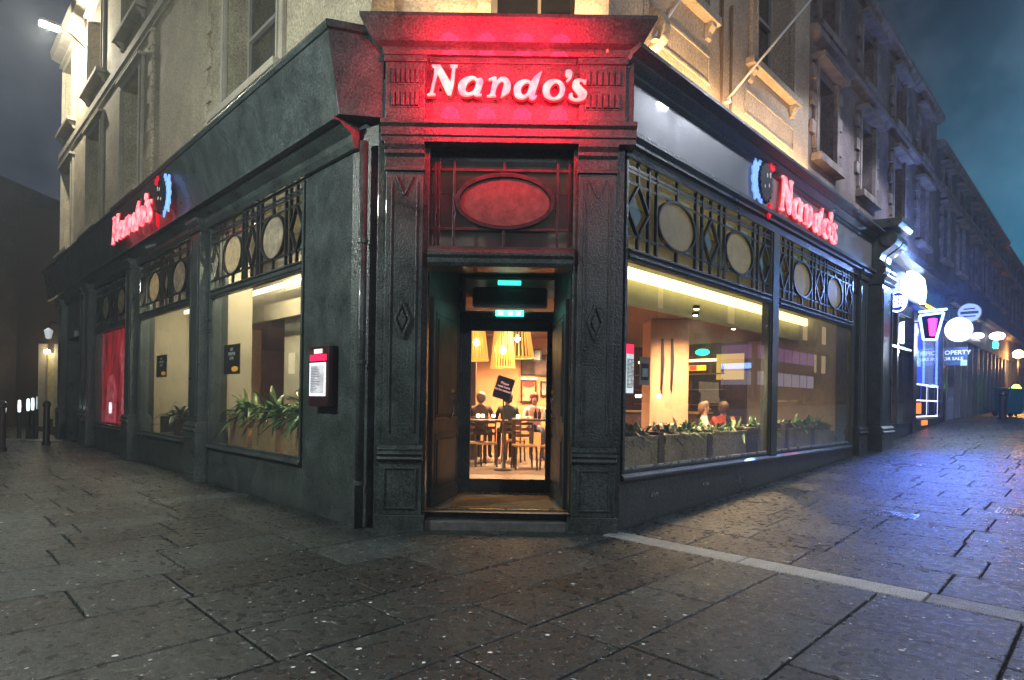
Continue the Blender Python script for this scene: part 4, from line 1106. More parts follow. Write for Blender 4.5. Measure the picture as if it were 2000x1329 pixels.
TB = [(-.52, 11.9, .9, .6, .92, 'high dark table in the left half of the door glass, before the seated backs'), (.55, 12.1, 1.1, .75, .95, 'high dark table seen through the door with bottles on it'), (-.95, 12.9, .9, .8, .95, 'dark table at the left side of the door glass'), (3.6, 12.9, 1.2, .8, .76, 'table beside the salmon column'), (4.3, 12.6, 1.2, .8, .76, 'table behind the trough plants in the wide right window'), (8.0, 16.8, 1.3, .8, .76, 'table in the far right window'), (-3.2, 12.6, 1.1, .8, .76, 'table behind the leafy plants in the left window'), (.9, 14.2, 1.0, .8, .9, 'small table below the framed picture')]
for a in TB: table_at(*a)
cp_ = chair_proto(); chairs = [(-.5, 12.0, 0.1), (.25, 11.55, .2), (.8, 11.5, -.3), (-.75, 12.2, -.2), (3.3, 12.2, .3), (4.0, 12.0, .0), (4.6, 12.0, .4), (4.4, 13.3, 3.1), (7.6, 16.1, .2), (8.3, 16.1, -.2), (-3.5, 11.9, .2), (.05, 13.0, 2.9)]
CL = ['chair left of the sign stand, behind the door', 'chair directly behind the foot of the sign stand', 'chair at the right side of the door glass', 'chair at the left edge of the door glass', 'chair beside the salmon column', 'chair with its back to the wide right window', 'second chair with its back to the wide right window', 'chair facing the wide right window', 'chair in the second right window, left one of two', 'chair in the second right window, right one of two', 'chair behind the plants of the left window', 'chair behind the high table inside the door']
for i, (x, y, rz) in enumerate(chairs):
    o = cp_ if i == 0 else copy_tree(cp_)
    o.location = (x, y, .2); o.rotation_euler = (0, 0, rz + math.pi); o['label'] = CL[i]
def bottle(x, y, z, c, label, h=.2):
    t = MB().lathe((x, y, z), [(.03, 0), (.033, .01), (.033, h * .6), (.014, h * .78), (.012, h), (.001, h)], 12).build('sauce_bottle', c, smooth=True)
    tag(t, label, 'bottle', 'sauce bottles on the high table')
for i, (dx, c, lb) in enumerate(((.05, pbr('sauce_dark', (.02, .01, .01), .2), 'dark sauce bottle on the high table, left of the pair'), (.13, pbr('sauce_red', (.06, .01, .01), .2), 'dark red sauce bottle on the high table, right of the pair'), (.22, pbr('napkin_white', (.6, .58, .55), .5), 'pale sauce bottle at the right end of the high table'))): bottle(.42 + dx, 12.0, 1.15, c, lb, .2)
# candles / tealights
for i, (x, y, lb) in enumerate(((934, 797, 'tea light glowing at the left of the door glass'), (943, 806, 'tea light on the left table in the door'), (964, 796, 'tea light beside the seated back'), (1012, 800, 'tea light right of the sign stand'))):
    p = px(x, y, 12.5); t = thing('tea_light', (p.x, p.y, 1.15), lb, 'tea light', 'tea lights on the tables')
    MB().lathe((p.x, p.y, 1.151), [(.03, 0), (.035, .03), (.03, .06), (.001, .06)], 10).build('glass_cup', emi('flame_' + str(i), (1, .7, .4), 12), t)
for i, (x, y, lb) in enumerate(((3.5, 12.7, 'tea light on the table beside the salmon column'), (4.1, 12.6, 'tea light in front of the person in the red top'), (4.6, 12.7, 'tea light right of the person in the red top'), (7.8, 16.8, 'tea light in the far right window'), (-3.2, 12.5, 'tea light behind the plants of the left window'))):
    t = thing('tea_light', (x, y, .96), lb, 'tea light', 'tea lights on the tables')
    MB().lathe((x, y, .961), [(.03, 0), (.038, .03), (.032, .10), (.001, .10)], 10).build('glass_cup', emi('flame_w' + str(i), (1, .7, .4), 14), t)
# sign stand just inside the door
ss = thing('sign_stand', (-.16, 11.3, .2), 'tilted black notice on a slim pole stand just inside the glass door', 'sign stand')
MB().lathe((-.16, 11.3, .2), [(.17, 0), (.17, .012), (.02, .03), (.001, .03)], 20).build('base', M['black'], ss)
MB().tube([(-.16, 11.3, .22), (-.16, 11.3, 1.62)], .014, 8).build('pole', M['steel'], ss)
Fs = Frame((-.16, 11.26), (1, 0), (0, -1)); tl = R(-17)
def rp(x, z): return (x * math.cos(tl) - z * math.sin(tl), 1.73 + x * math.sin(tl) + z * math.cos(tl))
bx = [rp(x, z) for x, z in ((-.165, -.19), (-.15, -.21), (.15, -.21), (.165, -.19), (.165, .19), (.15, .21), (-.15, .21), (-.165, .19))]
MB().plate(Fs, bx, 0, .02).build('notice_board', M['black'], ss)
for i, tx in enumerate(('Please', 'wait here', 'to be seated')):
    x_, z_ = rp(0, .09 - i * .065); put_text(Fs, tx, x_, .022, z_, .062, emi('pink_ink' + str(i), (.8, .45, .5), .7), ss, rot=tl, bold=.001)
# pictures on the feature wall
def picture(x0, y0, x1, y1, Y, cols, label, light=False):
    p0, p1 = px(x0, y1, Y), px(x1, y0, Y)
    t = thing('framed_picture', ((p0.x + p1.x) / 2, Y, p0.z), label, 'picture', 'pictures on the orange wall')
    q = MB(); w = .035
    for a in ((p0.x, p0.x + w, p0.z, p1.z), (p1.x - w, p1.x, p0.z, p1.z), (p0.x + w, p1.x - w, p0.z, p0.z + w), (p0.x + w, p1.x - w, p1.z - w, p1.z)): q.box(FW, a[0], a[1], -Y, -Y + .04, a[2], a[3])
    q.build('frame', M['black'], t)
    m, n, l, b = mat('art'); tcn = n.new('ShaderNodeTexCoord'); nn_ = n.new('ShaderNodeTexNoise'); nn_.inputs['Scale'].default_value = 5; nn_.inputs['Detail'].default_value = 3
    r = n.new('ShaderNodeValToRGB'); r.color_ramp.elements[0].position = .35; r.color_ramp.elements[1].position = .65; r.color_ramp.elements[0].color = (*cols[0], 1); r.color_ramp.elements[1].color = (*cols[1], 1)
    l.new(tcn.outputs['Object'], nn_.inputs['Vector']); l.new(nn_.outputs['Fac'], r.inputs[0]); l.new(r.outputs[0], b.inputs['Base Color'])
    MB().box(FW, p0.x + w, p1.x - w, -Y, -Y + .02, p0.z + w, p1.z - w).build('canvas', m, t)
    if light:
        MB().box(FW, p0.x, p1.x, -Y + .06, -Y + .10, p1.z + .03, p1.z + .06).build('picture_light', emi('picture_light', (1, .8, .4), 14), t)
        cx, cz = (p0.x + p1.x) / 2, (p0.z + p1.z) / 2
        q = MB(); q.disc(FW, cx, cz + .02, .13, .17, -Y + .021, -Y + .024); q.plate(FW, [(cx - .3, p0.z + w), (cx + .25, p0.z + w), (cx + .2, cz - .2), (cx + .06, cz - .1), (cx - .1, cz - .12)], -Y + .0205, -Y + .023)
        q.build('painted_figure', pbr('painted_skin', (.6, .30, .18), .6), t)
        MB().disc(FW, cx, cz + .17, .15, .08, -Y + .0245, -Y + .027).build('painted_hat', pbr('painted_red', (.6, .03, .02), .6), t)
picture(1017, 743, 1048, 786, 15.09, ((.5, .32, .05), (.12, .10, .08)), 'portrait with a red headdress under a picture light', True)
picture(1055, 745, 1072, 774, 15.09, ((.4, .35, .3), (.2, .18, .16)), 'small framed picture at the right edge of the door glass')
picture(1017, 694, 1072, 734, 15.09, ((.10, .06, .05), (.22, .12, .09)), 'wide dark framed picture above the portrait')
picture(1041, 682, 1058, 706, 14.6, ((.1, .1, .1), (.25, .24, .24)), 'small grey picture hanging between the lamps')

# --- planter troughs and their plants
def leaf(mb, base, th, ln, w, lift, droop, rr):
    d = Vector((math.cos(th), math.sin(th), 0)); sd = Vector((-math.sin(th), math.cos(th), 0)); n = 5; L_, R_ = [], []
    for i in range(n + 1):
        t = i / n; p = Vector(base) + d * (ln * t * math.cos(lift)) + Vector((0, 0, ln * (t * math.sin(lift) - droop * t * t)))
        ww = w * math.sin(math.pi * min(.97, .08 + t * .9)) ; k = Vector((0, 0, ww * .35))
        L_.append(mb.vert(p - sd * ww + k)); R_.append(mb.vert(p + sd * ww + k)); 
    Mx = [mb.vert((Vector(mb.v[a]) + Vector(mb.v[b])) / 2 - Vector((0, 0, w * .35))) for a, b in zip(L_, R_)]
    for i in range(n): mb.face((L_[i], Mx[i], Mx[i + 1], L_[i + 1])); mb.face((Mx[i], R_[i], R_[i + 1], Mx[i + 1]))
M['leaf'] = pbr('glossy_leaf', (.075, .17, .05), .32, var=.5, scale=8)
M['leaf2'] = pbr('dark_leaf', (.030, .065, .030), .4, var=.5, scale=8)
def planter(F, a0, a1, o0, o1, z0, z1, label, m):
    t = thing('planter_trough', tuple(F((a0 + a1) / 2, (o0 + o1) / 2, z0)), label, 'planter', 'planter troughs inside the windows')
    q = MB(); q.box(F, a0, a1, o0, o1, z0, z1 - .04); q.build('box', m, t, bevel=.01)
    q = MB(); q.box(F, a0 - .01, a1 + .01, o0 - .01, o0 + .03, z1 - .0395, z1); q.box(F, a0 - .01, a1 + .01, o1 - .03, o1 + .01, z1 - .0395, z1); q.box(F, a0 - .01, a0 + .03, o0 + .0301, o1 - .0301, z1 - .0395, z1); q.box(F, a1 - .03, a1 + .01, o0 + .0301, o1 - .0301, z1 - .0395, z1)
    q.build('rim', m, t)
def plant(F, a, o, z, ln, n, label, seed, m='leaf', tall=0):
    rr = random.Random(seed); t = thing('leafy_plant', tuple(F(a, o, z)), label, 'plant', 'plants in the window troughs')
    q = MB(); vr = rr.uniform(.85, 1.12); n = int(n * rr.uniform(.6, 1.1))
    for i in range(n):
        th = rr.uniform(0, 6.283); lf = rr.uniform(.45, 1.42); b = F(a + rr.uniform(-.3, .3) * (1 if not tall else .2), o + rr.uniform(-.07, .07), z - .02 + rr.uniform(0, tall))
        leaf(q, b, th, ln * rr.uniform(.45, 1.15) * vr, rr.uniform(.018, .034) * (1.7 if ln > .5 else 1.1), lf, rr.uniform(.3, .95), rr)
    q.build('foliage', M[m], t, smooth=True)
    q = MB()
    for i in range(5):
        b = F(a + rr.uniform(-.1, .1), o + rr.uniform(-.05, .05), z - .03); q.tube([b, b + Vector((rr.uniform(-.05, .05), rr.uniform(-.05, .05), .12 + tall))], .008, 6)
    q.build('stem', M['leaf2'], t)
orR = ['first', 'second', 'third', 'fourth', 'fifth', 'sixth', 'seventh']
tr = [(.10, 1.33), (1.52, 2.74), (2.93, 4.15), (4.62, 5.84), (6.03, 7.25), (7.44, 8.4)]
for i, (a0, a1) in enumerate(tr):
    planter(FRi, a0, a1, .30, .72, .20, 1.06, orR[i] + ' low trough along the right windows, counted from the door', M['trough'])
    for k in range(2): plant(FRi, a0 + (a1 - a0) * (.27 + .46 * k), .5, 1.04, .44, 90, ('near' if k == 0 else 'far') + ' plant in the ' + orR[i] + ' trough of the right windows', 10 + i * 2 + k, 'leaf2' if (i + k) % 3 == 1 else 'leaf')
q = MB()
for (a0, a1), (b0, b1) in zip(tr, tr[1:]): q.box(FRi, a1 + .03, b0 - .03, .30, .60, .2, 1.10)
q.build('trough_post', M['wood'], bld)
tl_ = [(1.55, 2.55), (2.75, 3.65), (3.85, 4.65)]
for i, (a0, a1) in enumerate(tl_):
    planter(FLi, a0, a1, .30, .70, .20, 1.16, orR[i] + ' wooden trough behind the left window, counted from the door', M['wood_l'])
    plant(FLi, (a0 + a1) / 2, .5, 1.14, .80, 130, 'broad leafed plant in the ' + orR[i] + ' trough behind the left window', 40 + i)
plant(FLi, 1.95, .62, 1.2, .46, 60, 'tall dark palm rising behind the left window next to the menu case', 51, 'leaf2', .85)
for i, (a0, a1) in enumerate(((6.0, 7.2), (7.5, 8.8))):
    planter(FLi, a0, a1, .30, .70, .20, 1.02, 'wooden trough behind the middle left window, ' + ('near' if i == 0 else 'far') + ' one', M['wood'])
    plant(FLi, (a0 + a1) / 2, .5, 1.0, .55, 80, 'dark leafy plant behind the middle left window, ' + ('near' if i == 0 else 'far') + ' one', 60 + i, 'leaf2')

# --- posters on the glass
def poster(F, x0, y0, x1, y1, o, label, flip, lines, name='poster'):
    a0, z0 = onwall(F, x0, y1, o); a1, z1 = onwall(F, x1, y0, o)
    if a0 > a1: a0, a1 = a1, a0
    zt = onwall(F, (x0 + x1) / 2, y0, o)[1]; zb = onwall(F, (x0 + x1) / 2, y1, o)[1]
    t = thing(name, tuple(F((a0 + a1) / 2, o, zb)), label, 'poster')
    MB().box(F, a0, a1, o - .006, o, zb, zt).build('sheet', M['black'], t)
    c = (a0 + a1) / 2; h = zt - zb
    for i, s_ in enumerate(lines): put_text(F, s_, c, o + .003, zt - h * (.17 + .15 * i), h * .15, M['white'], t, flip=flip, bold=.001)
    q = MB(); q.disc(F, c + (-.2 if flip < 0 else .2) * (a1 - a0), zb + h * .17, (a1 - a0) * .2, h * .09, o + .001, o + .004, 16); q.build('yellow_motif', emi('poster_yellow', (.9, .45, .05), .5), t)
poster(FL, 437, 673, 469, 731, -.035, 'black poster with white lines and a yellow motif, in the window left of the entrance', -1, ['HEY', 'PERI-PERI', 'LOVE'])
poster(FL, 305, 694, 326, 737, -.035, 'smaller black poster in the middle left window', -1, ['HEY', 'PERI-PERI', 'LOVE'])
# lit menu and notices inside the wide right window
a0, z0 = onwall(FR, 1213, 770, -.06); a1, z1 = onwall(FR, 1237, 672, -.06)
mn_ = thing('window_menu', tuple(FR(.2, -.06, z0)), 'lit white menu with red header inside the right window beside the pilaster', 'menu')
zb, zt = onwall(FR, 1225, 768, -.06)[1], onwall(FR, 1225, 672, -.06)[1]
MB().box(FR, a0 + .08, a1, -.065, -.05, zb, zt - .12).build('menu_sheet', letter_face_mat('lit_menu', (.60, .68, .72), (.78, .84, .88), .9), mn_)
MB().box(FR, a0 + .08, a1, -.065, -.05, zt - .118, zt).build('header', emi('menu_red2', (1, .02, .08), 1.5), mn_)
q = MB()
for i in range(22):
    z = zt - .19 - i * (zt - zb - .24) / 22
    for k in range(2): q.box(FR, a0 + .10 + k * (a1 - a0 - .1) * .5, a0 + .10 + k * (a1 - a0 - .1) * .5 + rl.uniform(.05, .09), -.0495, -.0485, z, z + .010)
q.build('menu_lines', pbr('ink', (.1, .12, .14), .7), mn_)
a0, _ = onwall(FR, 1249, 740, -.06); a1, _ = onwall(FR, 1268, 740, -.06); zb, zt = onwall(FR, 1259, 752, -.06)[1], onwall(FR, 1259, 698, -.06)[1]
nt = thing('window_notice', tuple(FR(a0, -.06, zb)), 'notice with a grey rounded panel stuck inside the right window next to the lit menu', 'notice')
MB().box(FR, a0, a1, -.065, -.055, zb, zt).build('sheet', pbr('notice_grey', (.35, .30, .26), .6), nt)
MB().box(FR, a0 + .03, a1 - .03, -.0549, -.052, zb + .06, zt - .08).build('dark_panel', M['black'], nt, bevel=.001)
MB().box(FR, a0 + .05, a1 - .05, -.0519, -.050, zb + .10, zt - .14).build('pale_panel', pbr('notice_pale', (.45, .5, .52), .5), nt)
# red picture filling the far left window
mr_, n, l, b = mat('red_picture'); tcn = n.new('ShaderNodeTexCoord'); nn_ = n.new('ShaderNodeTexNoise'); nn_.inputs['Scale'].default_value = 1.9; nn_.inputs['Detail'].default_value = 5; nn_.inputs['Distortion'].default_value = 1.2
mpg = n.new('ShaderNodeMapping'); mpg.inputs['Scale'].default_value = (1.5, 1.5, .6)
r = n.new('ShaderNodeValToRGB'); r.color_ramp.elements[0].position = .38; r.color_ramp.elements[1].position = .62; r.color_ramp.elements[0].color = (.10, .0, .004, 1); r.color_ramp.elements[1].color = (.95, .02, .05, 1)
l.new(tcn.outputs['Object'], mpg.inputs[0]); l.new(mpg.outputs[0], nn_.inputs['Vector']); l.new(nn_.outputs['Fac'], r.inputs[0]); l.new(r.outputs[0], b.inputs['Base Color']); l.new(r.outputs[0], b.inputs['Emission Color']); b.inputs['Emission Strength'].default_value = .85
rpc = thing('red_window_picture', tuple(FL(11.9, -.2, .7)), 'glowing red backlit picture of draped figures filling the farthest left window', 'window picture')
MB().box(FL, 10.0, 13.78, -.16, -.14, .72, 3.19).build('backlit_sheet', mr_, rpc)
q = MB()
def drape(pts): q.plate(FL, pts, -.1398, -.135)
drape([(10.5, .75), (10.9, 2.0), (11.2, 2.75), (11.6, 2.9), (11.8, 2.5), (11.5, 1.9), (11.7, .75)])
drape([(12.1, .75), (12.2, 1.7), (12.6, 2.05), (13.1, 1.9), (13.2, 1.3), (13.4, .75)])
q.build('draped_figure', letter_face_mat('red_drape', (.7, .01, .03), (1, .22, .28), .8), rpc)

# --- people
def person(loc, rz, shirt, trousers, hair, label, arm=0, skin=(.50, .28, .20), hat=None, seat=.47):
    t = thing('person', loc, label, 'person')
    # joints of a seated figure facing -y, pelvis at the origin of the seat
    V = {'pelvis': (0, 0, seat + .10), 'belly': (0, -.01, seat + .28), 'chest': (0, -.03, seat + .46), 'neck': (0, -.03, seat + .60), 'throat': (0, -.045, seat + .655), 'skull': (0, -.055, seat + .74), 'crown': (0, -.045, seat + .83)}
    Rr = {'pelvis': .15, 'belly': .125, 'chest': .135, 'neck': .06, 'throat': .052, 'skull': .082, 'crown': .058}
    E_ = [('pelvis', 'belly'), ('belly', 'chest'), ('chest', 'neck'), ('neck', 'throat'), ('throat', 'skull'), ('skull', 'crown')]
    for s_, n_ in ((-1, 'l'), (1, 'r')):
        up = arm if s_ == 1 else 0
        V['sh' + n_] = (s_ * .18, -.02, seat + .535); Rr['sh' + n_] = .062
        V['el' + n_] = (s_ * .25, -.14, seat + .30 + .1 * up); Rr['el' + n_] = .043
        V['wr' + n_] = (s_ * .17, -.36, seat + .34 + .18 * up); Rr['wr' + n_] = .029
        V['pa' + n_] = (s_ * .155, -.42, seat + .345 + .20 * up); Rr['pa' + n_] = .030
        E_ += [('chest', 'sh' + n_), ('sh' + n_, 'el' + n_), ('el' + n_, 'wr' + n_), ('wr' + n_, 'pa' + n_)]
        for f in range(4):
            k = 'f%d%s' % (f, n_); dx = (f - 1.5) * .02
            V[k] = (s_ * .155 + dx, -.475 - .008 * (f in (1, 2)), seat + .335 + .20 * up); Rr[k] = .0095
            V[k + 'b'] = (s_ * .155 + dx, -.50 - .012 * (f in (1, 2)), seat + .315 + .20 * up); Rr[k + 'b'] = .008
            E_ += [('pa' + n_, k), (k, k + 'b')]
        V['th' + n_] = (s_ * .115, -.43, seat + .345 + .20 * up); Rr['th' + n_] = .010; E_.append(('pa' + n_, 'th' + n_))
        V['hp' + n_] = (s_ * .10, -.02, seat + .075); Rr['hp' + n_] = .095
        V['kn' + n_] = (s_ * .13, -.44, seat + .06); Rr['kn' + n_] = .062
        V['an' + n_] = (s_ * .13, -.42, .09); Rr['an' + n_] = .042
        V['toe' + n_] = (s_ * .14, -.58, .04); Rr['toe' + n_] = .038
        E_ += [('pelvis', 'hp' + n_), ('hp' + n_, 'kn' + n_), ('kn' + n_, 'an' + n_), ('an' + n_, 'toe' + n_)]
    keys = list(V); me = bpy.data.meshes.new('p'); me.from_pydata([V[k] for k in keys], [(keys.index(a), keys.index(b)) for a, b in E_], [])
    ob = bpy.data.objects.new('tmp', me); COL.objects.link(ob)
    sk = ob.modifiers.new('s', 'SKIN'); sk.use_smooth_shade = True
    for i, k in enumerate(keys): me.skin_vertices[0].data[i].radius = (Rr[k] * (1.25 if k in ('chest', 'belly', 'pelvis') else 1), Rr[k]); me.skin_vertices[0].data[i].use_root = (k == 'pelvis')
    sb = ob.modifiers.new('u', 'SUBSURF'); sb.levels = 1; sb.render_levels = 1
    dg = bpy.context.evaluated_depsgraph_get(); m2 = bpy.data.meshes.new_from_object(ob.evaluated_get(dg)); bpy.data.objects.remove(ob)
    sm = pbr('skin', skin, .5, var=.08)
    for m_ in (sm, pbr('shirt', shirt, .85, var=.2, scale=12), pbr('trousers', trousers, .85, var=.2)): m2.materials.append(m_)
    for p in m2.polygons:
        c_ = p.center; p.use_smooth = True
        if c_.z > seat + .60 or c_.y < -.30 and c_.z > seat + .20: p.material_index = 0
        elif c_.z > seat + .14: p.material_index = 1
        else: p.material_index = 2
    b_ = bpy.data.objects.new('body', m2); COL.objects.link(b_)
    hb = MB()
    for i in range(9):
        pass
    hb.lathe((0, -.035, seat + .70), [(.088, 0), (.098, .05), (.094, .11), (.065, .155), (.001, .175)], 16)
    if not hat: hb.v = [(x * 1.05, y * 1.06 + (.026 if y > -.03 else .030), z + (.035 if y < -.06 else -.045 if (y > 0 and z < seat + .72) else 0)) for x, y, z in hb.v]
    h_ = hb.build('hair' if not hat else 'cap', pbr('hair', hair, .6), smooth=True)
    fc = MB()
    fc.lathe((0, -.142, seat + .725), [(.001, -.014), (.014, -.010), (.010, .010), (.001, .022)], 8)
    for s_ in (-1, 1): fc.lathe((s_ * .086, -.05, seat + .735), [(.001, -.028), (.012, -.012), (.012, .014), (.001, .028)], 8)
    f_ = fc.build('nose_and_ears', sm, smooth=True)
    ey = MB()
    for s_ in (-1, 1): ey.lathe((s_ * .030, -.128, seat + .748), [(.001, -.006), (.009, 0), (.001, .006)], 8)
    ey.lathe((0, -.131, seat + .690), [(.001, -.004), (.020, 0), (.001, .004)], 10)
    e_ = ey.build('eyes_and_mouth', M['black'], smooth=True)
    for o in (b_, h_, f_, e_): o.parent = t
    t.rotation_euler = (0, 0, rz)
    return t
person((.50, 13.7, .2), 0.15, (.62, .38, .34), (.05, .05, .08), (.12, .01, .01), 'person in a pale pink top and dark red cap sitting behind the high table', 1, seat=.60)
person((-.66, 12.95, .2), 3.0, (.09, .045, .035), (.03, .03, .03), (.16, .10, .06), 'person in a brown top seen from behind, left of the tilted notice', seat=.60)
person((-.08, 13.0, .2), 3.3, (.02, .022, .035), (.03, .03, .03), (.03, .02, .02), 'person in a dark blue top seen from behind, right of the sign pole', seat=.60)
person((3.72, 11.8, .2), 1.2, (.62, .56, .50), (.03, .03, .03), (.20, .13, .08), 'person in a pale top with brown hair sitting right of the salmon column')
person((4.25, 12.15, .2), 2.9, (.40, .06, .03), (.03, .03, .03), (.06, .035, .025), 'person in a red top sitting behind the second trough plants')
person((8.0, 16.0, .2), 3.3, (.40, .10, .09), (.03, .03, .03), (.05, .03, .02), 'person in a dull red top sitting in the far right window')
# dark wall screen in the second window
p0, p1 = px(1566, 768, 15.2), px(1608, 716, 15.2)
a0, z0 = across(FR, 1566, 768, 9.0); 
scn = thing('wall_screen', tuple(FA(14.7, 8.0, 1.9)), 'black framed screen on the end wall of the far right window', 'screen')
MB().box(FA, 14.69, 14.745, 7.0, 8.0, 1.75, 2.45).build('frame', M['black'], scn, bevel=.004)
MB().box(FA, 14.68, 14.689, 7.05, 7.95, 1.80, 2.40).build('panel', pbr('screen_glass', (.03, .035, .04), .1), scn)
# ---------------------------------------------------------------- neighbours up the right street
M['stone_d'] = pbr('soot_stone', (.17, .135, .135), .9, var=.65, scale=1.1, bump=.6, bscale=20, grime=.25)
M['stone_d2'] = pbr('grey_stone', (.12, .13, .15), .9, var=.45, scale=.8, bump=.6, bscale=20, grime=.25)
M['quoin'] = pbr('pale_quoin', (.24, .20, .19), .9, var=.5, scale=3, bump=.5)
def terrace(F, a0, a1, z0, zt, name, label, wins, rows, stone, fascia_z=None, back=8.0, pitch=True):
    t = thing(name, tuple(F((a0 + a1) / 2, -.5, z0)), label, 'building')
    holes = [(x, x + w, r0, r1) for x, w in wins for r0, r1 in rows]
    wb = wall_holes(F, a0, a1, fascia_z or z0, zt, -.45, -.02, holes); wb.box(F, a0, a1, -back, -.451, fascia_z or z0, zt)
    wb.build('stone_wall', stone, t)
    for x, w, r0, r1 in [(h[0], h[1] - h[0], h[2], h[3]) for h in holes]:
        S = MB(); ob = -.34; S.box(F, x, x + .07, ob, ob + .07, r0, r1); S.box(F, x + w - .07, x + w, ob, ob + .07, r0, r1); S.box(F, x + .07, x + w - .07, ob, ob + .07, r1 - .07, r1)
        S.box(F, x + .07, x + w - .07, ob, ob + .07, r0, r0 + .08); S.box(F, x + .07, x + w - .07, ob - .01, ob + .08, (r0 + r1) / 2, (r0 + r1) / 2 + .06)
        s = S.build('sash_window', M['sash'], t); MB().box(F, x + .05, x + w - .05, ob + .02, ob + .03, r0 + .05, r1 - .05).build('pane', M['glass_up'], s)
        q = MB(); q.box(F, x - .2, x + w + .2, -.019, .16, r0 - .14, r0); q.box(F, x - .25, x + w + .25, -.019, .22, r1 + .16, r1 + .26); q.box(F, x - .12, x, -.019, .06, r0, r1 + .15); q.box(F, x + w, x + w + .12, -.019, .06, r0, r1 + .15)
        zz = r0 + .1; k = 0
        while zz < r1:
            e = .22 if k % 2 else .06
            q.box(F, x - .12 - e, x - .121, -.018, .045, zz, zz + .24); q.box(F, x + w + .121, x + w + .12 + e, -.018, .045, zz, zz + .24); zz += .26; k += 1
        q.build('surround', M['quoin'], s)
    q = MB(); q.prism(F, a0, a1, [(-.02, zt), (.08, zt), (.2, zt + .12), (.2, zt + .22), (-.3, zt + .26)])
    for r0, r1 in rows[:-1]: q.prism(F, a0, a1, [(-.018, r1 + .55), (.14, r1 + .6), (.14, r1 + .72), (-.018, r1 + .78)])
    q.build('stone_cornice', M['quoin'], t)
    return t
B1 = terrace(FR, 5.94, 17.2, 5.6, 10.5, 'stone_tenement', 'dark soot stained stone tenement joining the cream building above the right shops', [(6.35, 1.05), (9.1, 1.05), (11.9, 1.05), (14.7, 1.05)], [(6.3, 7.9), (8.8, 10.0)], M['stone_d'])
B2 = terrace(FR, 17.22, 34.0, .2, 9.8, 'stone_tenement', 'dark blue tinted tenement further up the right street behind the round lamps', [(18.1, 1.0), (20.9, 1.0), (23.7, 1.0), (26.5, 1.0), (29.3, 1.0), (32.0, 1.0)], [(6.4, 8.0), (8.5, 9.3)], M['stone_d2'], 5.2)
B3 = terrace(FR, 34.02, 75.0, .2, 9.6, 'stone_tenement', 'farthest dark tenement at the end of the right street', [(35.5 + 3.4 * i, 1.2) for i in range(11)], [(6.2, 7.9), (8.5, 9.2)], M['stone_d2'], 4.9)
cb = thing('closing_tenement', tuple(FA(92, -10, 2.6)), 'distant dark block closing the far end of the right street', 'building')
q = MB(); q.box(FA, 88, 96, -40, 10, .5, 13); q.build('wall', M['stone_d2'], cb)
for k in range(12): MB().box(FA, 87.93, 87.99, -38 + 4 * k, -36.6 + 4 * k, 6.5, 8.6).build('window', M['glass_up'], cb)
# --- kebab shop front, s 10.9 .. 18.8
ks = thing('kebab_shop_front', tuple(FR(14.5, 0, gz(*FR(14.5, 0, 0).xy))), 'small takeaway shop front glowing blue and white next to the restaurant', 'shop front')
M['shop_dk'] = pbr('dark_shopfront', (.020, .022, .030), .35, var=.3, bump=.1, coat=.2)
q = MB(); zg = .4
q.box(FR, 10.85, 11.2, -.3, .02, zg, 4.5); q.box(FR, 14.25, 14.65, -.3, .05, zg, 4.2); q.box(FR, 18.4, 18.9, -.3, .05, zg, 4.2)
q.box(FR, 11.2, 14.25, -.25, .0, zg, 1.05); q.box(FR, 11.2, 14.25, -.25, .0, 4.0, 4.3); q.box(FR, 14.65, 18.4, -.25, .0, zg, 1.15); q.box(FR, 12.6, 12.75, -.15, .01, 1.05, 4.0)
q.box(FR, 11.2, 14.25, -.12, .012, 3.05, 3.13)
q.build('shop_frame', M['shop_dk'], ks, bevel=.01)
MB().box(FR, 11.2, 14.25, -.08, -.07, 1.05, 4.0).build('pane', M['glass'], ks)
MB().box(FR, 14.65, 18.4, -.08, -.07, 1.15, 4.2).build('pane', M['glass'], ks)
q = MB(); q.box(FR, 11.2, 18.4, -3.2, -3.1, .5, 4.3); q.box(FR, 14.3, 14.4, -3.1, -.3, .5, 4.3); q.box(FR, 18.4, 18.5, -3.1, -.3, .5, 4.3); q.box(FR, 11.2, 18.4, -3.1, -.3, 4.3, 4.38); q.box(FR, 11.2, 18.4, -3.1, -.3, .45, .5)
q.build('shop_room', pbr('shop_wall', (.35, .36, .42), .7), ks)
q = MB(); q.box(FR, 10.9, 18.9, -.2, .10, 4.38, 4.42); q.prism(FR, 10.86, 18.9, [(-.02, 5.3), (.3, 5.35), (.36, 5.5), (-.02, 5.62)]); q.box(FR, 10.9, 18.9, -.44, -.02, 4.5, 5.6)
q.build('shop_cornice', M['shop_dk'], ks)
M['blue_tube'] = emi('blue_tube', (.08, .16, 1), 14)
q = MB()
for a0, a1, z0, z1 in ((14.7, 14.76, 1.2, 4.15), (18.3, 18.36, 1.2, 4.15), (14.76, 18.3, 4.10, 4.15), (16.4, 16.44, 1.2, 4.1)): q.box(FR, a0, a1, -.15, -.10, z0, z1)
q.build('blue_light_tube', M['blue_tube'], ks)
q = MB(); q.box(FR, 14.8, 16.5, -.22, -.19, 1.3, 4.05); q.build('blue_panel', emi('blue_panel', (.06, .10, .85), .9), ks)
q = MB(); q.box(FR, 16.9, 18.2, -.22, -.19, 1.3, 4.05); q.build('white_panel', emi('white_panel', (.42, .50, .85), .45), ks)
q = MB(); q.ring(FR, 15.5, 3.05, .42, .22, .09, -.188, -.17, 28); q.build('cyan_ring_sign', emi('cyan_ring', (.15, .65, 1), 3), ks)
for a in (15.3, 17.2):
    for z in (1.25, 1.72): 
        for k in range(2): MB().box(FR, a + .82 * k - .3, a + .82 * k + .42, -.065, -.055, z, z + .42).build('window_card', M['black'], ks)
q = MB(); 
